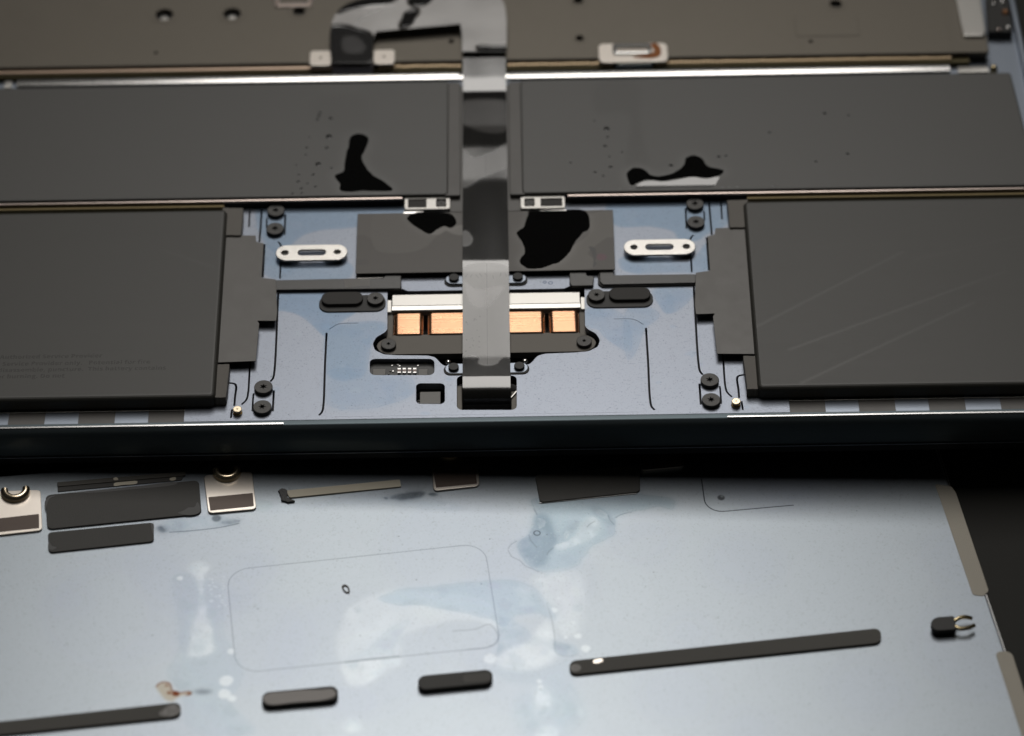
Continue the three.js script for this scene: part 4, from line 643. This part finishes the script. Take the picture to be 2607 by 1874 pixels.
  R(D5, 2, 'dark', 0.6, [1335, 545], [1370, 535], [1405, 570], [1370, 582]); fillPoly(g, X, Y, circ(...cl(D5, 0, [1838, 466])[0], 1.15, 20), T('dark', 0.5), 1.5);
  R(D5, 2, 'dark', 0.35, [1880, 500], [1960, 480], [2040, 482], [2030, 505], [1940, 520]);
  strokePoly(g, X, Y, smooth(cl(D5, 0, [1440, 585], [1640, 570], [1860, 545], [2030, 510]), false), T('dark', 0.45), 2);
  // dark flake near the pale strip
  R(B7, 1.5, 'dark', 0.75, [1112, 545], [1180, 510], [1290, 500], [1410, 500], [1390, 525], [1270, 548], [1180, 556]); R(B7, 1, 'dark', 0.6, [1425, 515], [1480, 500], [1500, 512], [1470, 525]); R(B7, 1, 'dark', 0.6, [1060, 545], [1090, 542], [1085, 556]);
  R(B7, 3, 'blue', 0.25, [0, 560], [300, 590], [900, 520], [1500, 560], [1750, 640], [1500, 640], [900, 590], [400, 640], [0, 650]);
};
const palette = { blue: [176, 190, 200], deep: [142, 157, 167], pale: [255, 255, 255], dark: [46, 52, 58] };  // pale paints lamp sheen on the real liquid film into the colour
const coverMap = canvasOf(CD, 2048, (g, k, X, Y, w, h) => {
  g.fillStyle = 'rgb(222,224,228)'; g.fillRect(0, 0, w, h);
  coverStains(g, k, X, Y, w, h, (n, a) => `rgba(${palette[n].join()},${a})`);
  strokePoly(g, X, Y, engr, 'rgba(70,74,80,0.42)', 1.4, true); strokePoly(g, X, Y, engr2, 'rgba(40,42,48,0.9)', 2);
  for (const [x, y] of [[1990, 330], [2040, 420], [2100, 640]]) for (let i = 0; i < 3; i++) strokePoly(g, X, Y, circ(...cl(C3, 0, [x, y])[0], 2 + i * 0.9, 40).slice(2, 18), 'rgba(170,174,180,0.14)', 1.5, false, 1);
  for (let i = 0; i < 45; i++) fillPoly(g, X, Y, circ(rr2(-120, 112), rr2(-10, 90), rr2(0.06, 0.2), 8), 'rgba(80,84,90,0.6)');
  for (let i = 0; i < 60; i++) fillPoly(g, X, Y, circ(rr2(-120, 112), rr2(-10, 100), rr2(4, 22), 16), i % 2 ? 'rgba(255,255,255,0.04)' : 'rgba(180,195,215,0.06)', 14);
  speckle(g, w, h, 70000, 130, 255, 0.22, 2.4); speckle(g, w, h, 34000, 110, 255, 0.13, 4.2);
  fillPoly(g, X, Y, circ(...cl(C1, 0, [340, 418])[0], 0.9, 20), 'rgba(90,90,92,0.8)', 1); fillPoly(g, X, Y, circ(...cl(C1, 0, [345, 410])[0], 0.4, 12), 'rgba(200,200,200,0.8)', 1);
  // rust bloom
  const rp = smooth(cl(C3, 0, [1290, 1130], [1330, 1095], [1395, 1100], [1420, 1160], [1470, 1180], [1570, 1172], [1575, 1190], [1480, 1210], [1420, 1250], [1370, 1240], [1310, 1170]));
  fillPoly(g, X, Y, rp, 'rgba(205,190,172,0.9)', 2); strokePoly(g, X, Y, rp.slice(0, 40), 'rgba(120,62,35,0.8)', 2.4, false, 1); for (const [x, y, r] of [[1395, 1180, 0.45], [1445, 1185, 0.8], [1460, 1190, 0.6], [1560, 1185, 0.35], [1375, 1120, 0.3]]) fillPoly(g, X, Y, circ(...cl(C3, 0, [x, y])[0], r, 10), 'rgba(120,55,28,0.85)', 1.5);
  fillPoly(g, X, Y, smooth(cl(C3, 0, [1600, 1165], [1680, 1158], [1755, 1165], [1700, 1185], [1620, 1180])), 'rgba(100,105,110,0.7)', 4);
}, true);
const roughOf = { blue: 175, deep: 190, pale: 235, dark: 250 };
const coverRough = canvasOf(CD, 1024, (g, k, X, Y, w, h) => { g.fillStyle = 'rgb(0,225,0)'; g.fillRect(0, 0, w, h); coverStains(g, k, X, Y, w, h, (n, a) => `rgba(0,${roughOf[n]},0,${a * 0.8})`); });
M.cover = mat({ color: col(0.605, 0.66, 0.695), map: coverMap, metalness: 1, roughness: 0.46, roughnessMap: coverRough, bumpMap: rep(grainT, 19, 9.6), bumpScale: 2.0e-5 });
const ca = C(2390, 1155), cb = C(2607, 1800), rx = (z) => ca[0] + (cb[0] - ca[0]) * (z - ca[1]) / (cb[1] - ca[1]), lz = C(0, 1211)[1], CE = (z) => rx(z);
mesh('panel', planar(ext(round([[-186, lz], [rx(lz), lz], [rx(200), 200], [-186, 200]], 8, 8), -1.3, 0, 0.55), CD), M.cover, cover, 'pale blue grey metal panel with liquid stains', true);
mesh('side_wall', ext(band([[rx(0) + 0.1, 0], [rx(190) + 0.1, 190]], 0.8), -1.2, -0.1, 0.3), M.edge, cover);
// dark foam pads
const padPart = (name, Z, h, r, m, label, ...p) => mesh(name, ext(round(cl(Z, h, ...p), r, 5), 0.004, h, Math.min(0.12, h * 0.3)), m, cover, label);
padPart('foam_pad', D5, 0.5, 1.4, M.pad, 'large dark foam pad with frayed grey edges', [385, 268], [1688, 140], [1712, 425], [400, 558]);
padPart('foam_pad', D5, 0.5, 1.0, M.pad, 'smaller dark foam pad with a worn corner', [405, 585], [1300, 498], [1308, 660], [415, 756]);
{ // pale torn flecks at the pads' rims
  const fleck = (Z, h, ...p) => mesh('torn_edge', ext(smooth(cl(Z, h, ...p)), h - 0.02, h + 0.03), mat({ color: col(0.16, 0.16, 0.16), roughness: 0.6, bumpMap: rep(grainT, 1), bumpScale: 4e-5 }), cover, 'grey torn foam edge');
  fleck(D5, 0.5, [1675, 330], [1695, 360], [1690, 420], [1600, 440], [1510, 420], [1560, 400], [1600, 375], [1650, 370]);
  fleck(D5, 0.5, [415, 660], [440, 700], [480, 715], [440, 735], [412, 725]); fleck(D5, 0.5, [400, 300], [430, 280], [470, 275], [420, 300], [395, 360], [385, 400], [382, 320]);
  fleck(D5, 0.5, [600, 252], [900, 220], [1100, 205], [1500, 160], [1500, 175], [1100, 222], [800, 248]); fleck(D5, 0.5, [1285, 510], [1302, 510], [1300, 600], [1290, 570]);
}
padPart('edge_foam', D5, 0.5, 0.2, M.strip, 'narrow dark foam strip', [484, 158], [1575, 65], [1575, 100], [488, 196]);
padPart('edge_foam', D5, 0.25, 0.2, M.pad, 'narrow dark foam strip, patchy with pale glue', [488, 200], [1560, 102], [1540, 140], [490, 238]);
mesh('glue_residue', ext(smooth(cl(D5, 0.3, [970, 168], [1060, 155], [1165, 150], [1160, 170], [1040, 182], [970, 190])), 0.24, 0.3), M.cream, cover, 'pale glue residue'); mesh('glue_residue', ext(smooth(cl(D5, 0.55, [960, 130], [985, 116], [1005, 135], [975, 142])), 0.5, 0.55), M.cream, cover); mesh('glue_residue', ext(smooth(cl(D5, 0.3, [1440, 128], [1490, 116], [1490, 138], [1450, 145])), 0.24, 0.3), M.cream, cover);
padPart('foam_pad', B8, 0.5, 1.0, M.pad, 'dark foam pad in the shade of the laptop', [600, 330], [1590, 236], [1592, 486], [648, 588]);
mesh('pad_rim', ext(band(cl(B8, 0.1, [640, 596], [1560, 505]), 0.35), 0.004, 0.2, 0.04), M.edge, cover);
// spring clips: plate, dark insert and a raised half ring
function clip(Z, corners, insert, ringAt, R, label) {
  const o = mesh('spring_clip', ext(round(cl(Z, 0.6, ...corners), 1.1, 5), 0.004, 0.6, 0.12), M.clip, cover, label);
  if (insert) mesh('insert', ext(round(cl(Z, 0.66, ...insert), 0.15, 2), 0.55, 0.66, 0.03), mat({ color: col(0.13, 0.10, 0.085), metalness: 0.4, roughness: 0.42, bumpMap: rep(brushT, 1, 0.5), bumpScale: 2e-5 }), o, 'brown insert');
  if (ringAt) {
    const [x, z] = C(...Z(...ringAt), 1.2), pr = [[R * 0.98, 0], [R, 0.5], [R * 0.97, 1.0], [R * 0.86, 1.45], [R * 0.72, 1.6], [R * 0.58, 1.5], [R * 0.5, 1.2], [R * 0.47, 0.5], [R * 0.47, 0]].map(([a, b]) => new THREE.Vector2(a, b));
    const g = new THREE.LatheGeometry(pr, 36, -Math.PI * 0.56, Math.PI * 1.12); g.translate(x, 0.6, z); mesh('half_ring', g, M.gold, o, 'raised gold half ring');
  }
  return o;
}
clip(D5, [[-62, 235], [345, 222], [360, 565], [-40, 610]], [[-50, 470], [330, 428], [332, 548], [-40, 585]], [130, 232], 3.65, 'pale gold spring clip with a plain brown insert');
clip(D5, [[1728, 100], [2140, 66], [2178, 385], [1768, 422]], [[1768, 286], [2146, 250], [2156, 362], [1786, 400]], [1925, 60], 3.65, 'pale gold spring clip with a shiny smeared insert');
clip(B7, [[1440, 120], [1830, 90], [1850, 442], [1470, 484]], [[1468, 330], [1815, 298], [1828, 425], [1492, 458]], [1600, 120], 3.65, 'shaded gold spring clip half under the laptop');
clip(B8, [[1575, -60], [1990, -100], [2008, 250], [1600, 288]], [[1600, 100], [1975, 60], [1985, 225], [1620, 262]], null, 3.6, 'spring clip almost hidden under the laptop');
// cream strip with a scorched end
mesh('cream_strip', ext(round(cl(B7, 0.45, [245, 482], [1192, 390], [1204, 448], [285, 540]), 0.2, 2), 0.004, 0.45, 0.08), M.cream, cover, 'cream adhesive strip with a charred end');
{ const p = cl(B7, 0.5, [190, 490], [215, 465], [250, 470], [262, 520], [290, 555], [325, 575], [300, 582], [240, 565], [200, 535]); mesh('charred_end', ext(jag(smooth(p), 0.35), 0.004, 0.6, 0.12), mat({ color: col(0.12, 0.12, 0.12), roughness: 0.55, bumpMap: rep(grainT, 0.35), bumpScale: 5e-4 }), cover, 'dark charred lump'); }
// black rails and rubber pills
const rail = (label, h, ...p) => mesh('rubber_rail', ext(round(p, 1.75, 8), 0.004, h, 0.1), M.strip, cover, label);
rail('long black rubber rail with a scuffed end', 0.7, ...cl(C3, 0.7, [-300, 1448], [1490, 1254], [1492, 1372], [-300, 1556]));
rail('long black rubber rail with a shiny tip', 0.7, ...cl(C5, 0.7, [806, 915], [3376, 642], [3384, 764], [815, 1030]));
{
  M.wetFilm = mat({ color: col(0.30, 0.29, 0.275), roughness: 0.3, bumpMap: rep(grainT, 0.3), bumpScale: 3e-4 });
  mesh('scuffed_tip', ext(smooth(cl(C3, 0.75, [1310, 1350], [1370, 1300], [1420, 1275], [1470, 1290], [1490, 1330], [1440, 1365], [1360, 1378])), 0.68, 0.76, 0.03), M.wetFilm, cover, 'pale film on the rail end');
  mesh('shiny_tip', ext(smooth(cl(C5, 0.75, [815, 970], [840, 945], [890, 950], [905, 980], [870, 1005], [830, 1000])), 0.68, 0.78, 0.04), M.wetFilm, cover); mesh('pale_speck', ext(smooth(cl(C5, 0.75, [1008, 912], [1080, 898], [1082, 918], [1030, 935], [1008, 930])), 0.69, 0.74), M.clip, cover);
  const pill = (label, ...p) => mesh('rubber_pill', ext(round(p, 1.9, 8), 0.004, 1.5, 0.25), M.pad, cover, label);
  const a = pill('black rubber pill coated with pale dried film', ...cl(C4, 1.5, [214, 1238], [842, 1180], [846, 1300], [220, 1355]));
  mesh('dried_film', ext(smooth(cl(C4, 1.55, [225, 1290], [260, 1252], [400, 1235], [540, 1222], [700, 1218], [800, 1215], [825, 1260], [740, 1300], [500, 1322], [270, 1338])), 1.47, 1.54, 0.02), mat({ color: col(0.36, 0.33, 0.31), roughness: 0.36, bumpMap: rep(brushT, 0.6, 0.5), bumpScale: 4e-5 }), a, 'pale dried film');
  const b = pill('black rubber pill with a lighter worn end', ...cl(C4, 1.5, [1500, 1102], [2118, 1044], [2122, 1162], [1508, 1222]));
  mesh('worn_end', ext(round(cl(C4, 1.55, [1872, 1095], [2100, 1074], [2105, 1142], [1880, 1162]), 0.8, 5), 1.47, 1.53, 0.02), mat({ color: col(0.13, 0.125, 0.115), roughness: 0.6 }), b);
}
// metallised mesh strips on the right edge
mesh('mesh_strip', ext(round(cl(C1, 0.12, [1700, 330], [1806, 345], [1835, 385], [2044, 1010], [2010, 1046], [1942, 1036], [1762, 505]), 0.7, 4), 0.004, 0.12, 0.03), M.mesh, cover, 'bronze woven mesh strip along the cover edge');
mesh('mesh_strip', ext(round([...cl(C2, 0.12, [1086, 800], [1250, 800]), ...cl(C2, 0.12, [1560, 1780], [1400, 1780])], 1.6, 6), 0.004, 0.12, 0.03), M.mesh, cover, 'bronze woven mesh strip along the cover edge');
// retaining hook: black body on a foot, two bent prongs
{
  const h = mesh('retaining_hook', ext(round(cl(C2, 2.3, [455, 470], [692, 450], [712, 585], [470, 604]), [2.6, 0.7, 0.4, 2.6], 8), 1.1, 2.3, 0.2), M.plastic, cover, 'small black hook with two bent metal prongs');
  mesh('foot', ext(round(cl(C2, 1.0, [470, 520], [700, 505], [710, 600], [490, 620]), 1.2, 5), 0.004, 1.12), M.dark, h);
  for (const pts of [[[690, 505, 1.9], [740, 475, 2.1], [800, 465, 2.1], [862, 478, 1.7]], [[700, 560, 1.9], [745, 578, 1.9], [820, 572, 1.9], [888, 545, 1.7]]]) {
    const c = new THREE.CatmullRomCurve3(pts.map(([x, y, q]) => { const [a, b] = C(...C2(x, y), q); return new THREE.Vector3(a, q, b); })), g = new THREE.TubeGeometry(c, 24, 0.5, 12); mesh('prong', g, M.brass, h, 'bent metal prong');
  }
}
// a loose metal sliver and a speck
{ const p = cl(C4, 0.2, [875, 362], [900, 350], [925, 362], [942, 405], [935, 420], [912, 420], [885, 395]); tag(mesh('metal_sliver', ext(smooth(p), 0.1, 0.25, 0.03, [smooth(p).map(([x, z], i, a) => { const cx = a.reduce((s, q) => s + q[0], 0) / a.length, cz = a.reduce((s, q) => s + q[1], 0) / a.length; return [cx + (x - cx) * 0.6, cz + (z - cz) * 0.68]; })]), M.screw, cover), 'tiny dark metal sliver lying on the cover inside the engraved outline', 'sliver'); const o = cover.children[cover.children.length - 1]; cover.remove(o); o.applyMatrix4(new THREE.Matrix4().compose(cover.position, cover.quaternion, new THREE.Vector3(1, 1, 1))); scene.add(o); }
renderer.render(scene, camera);
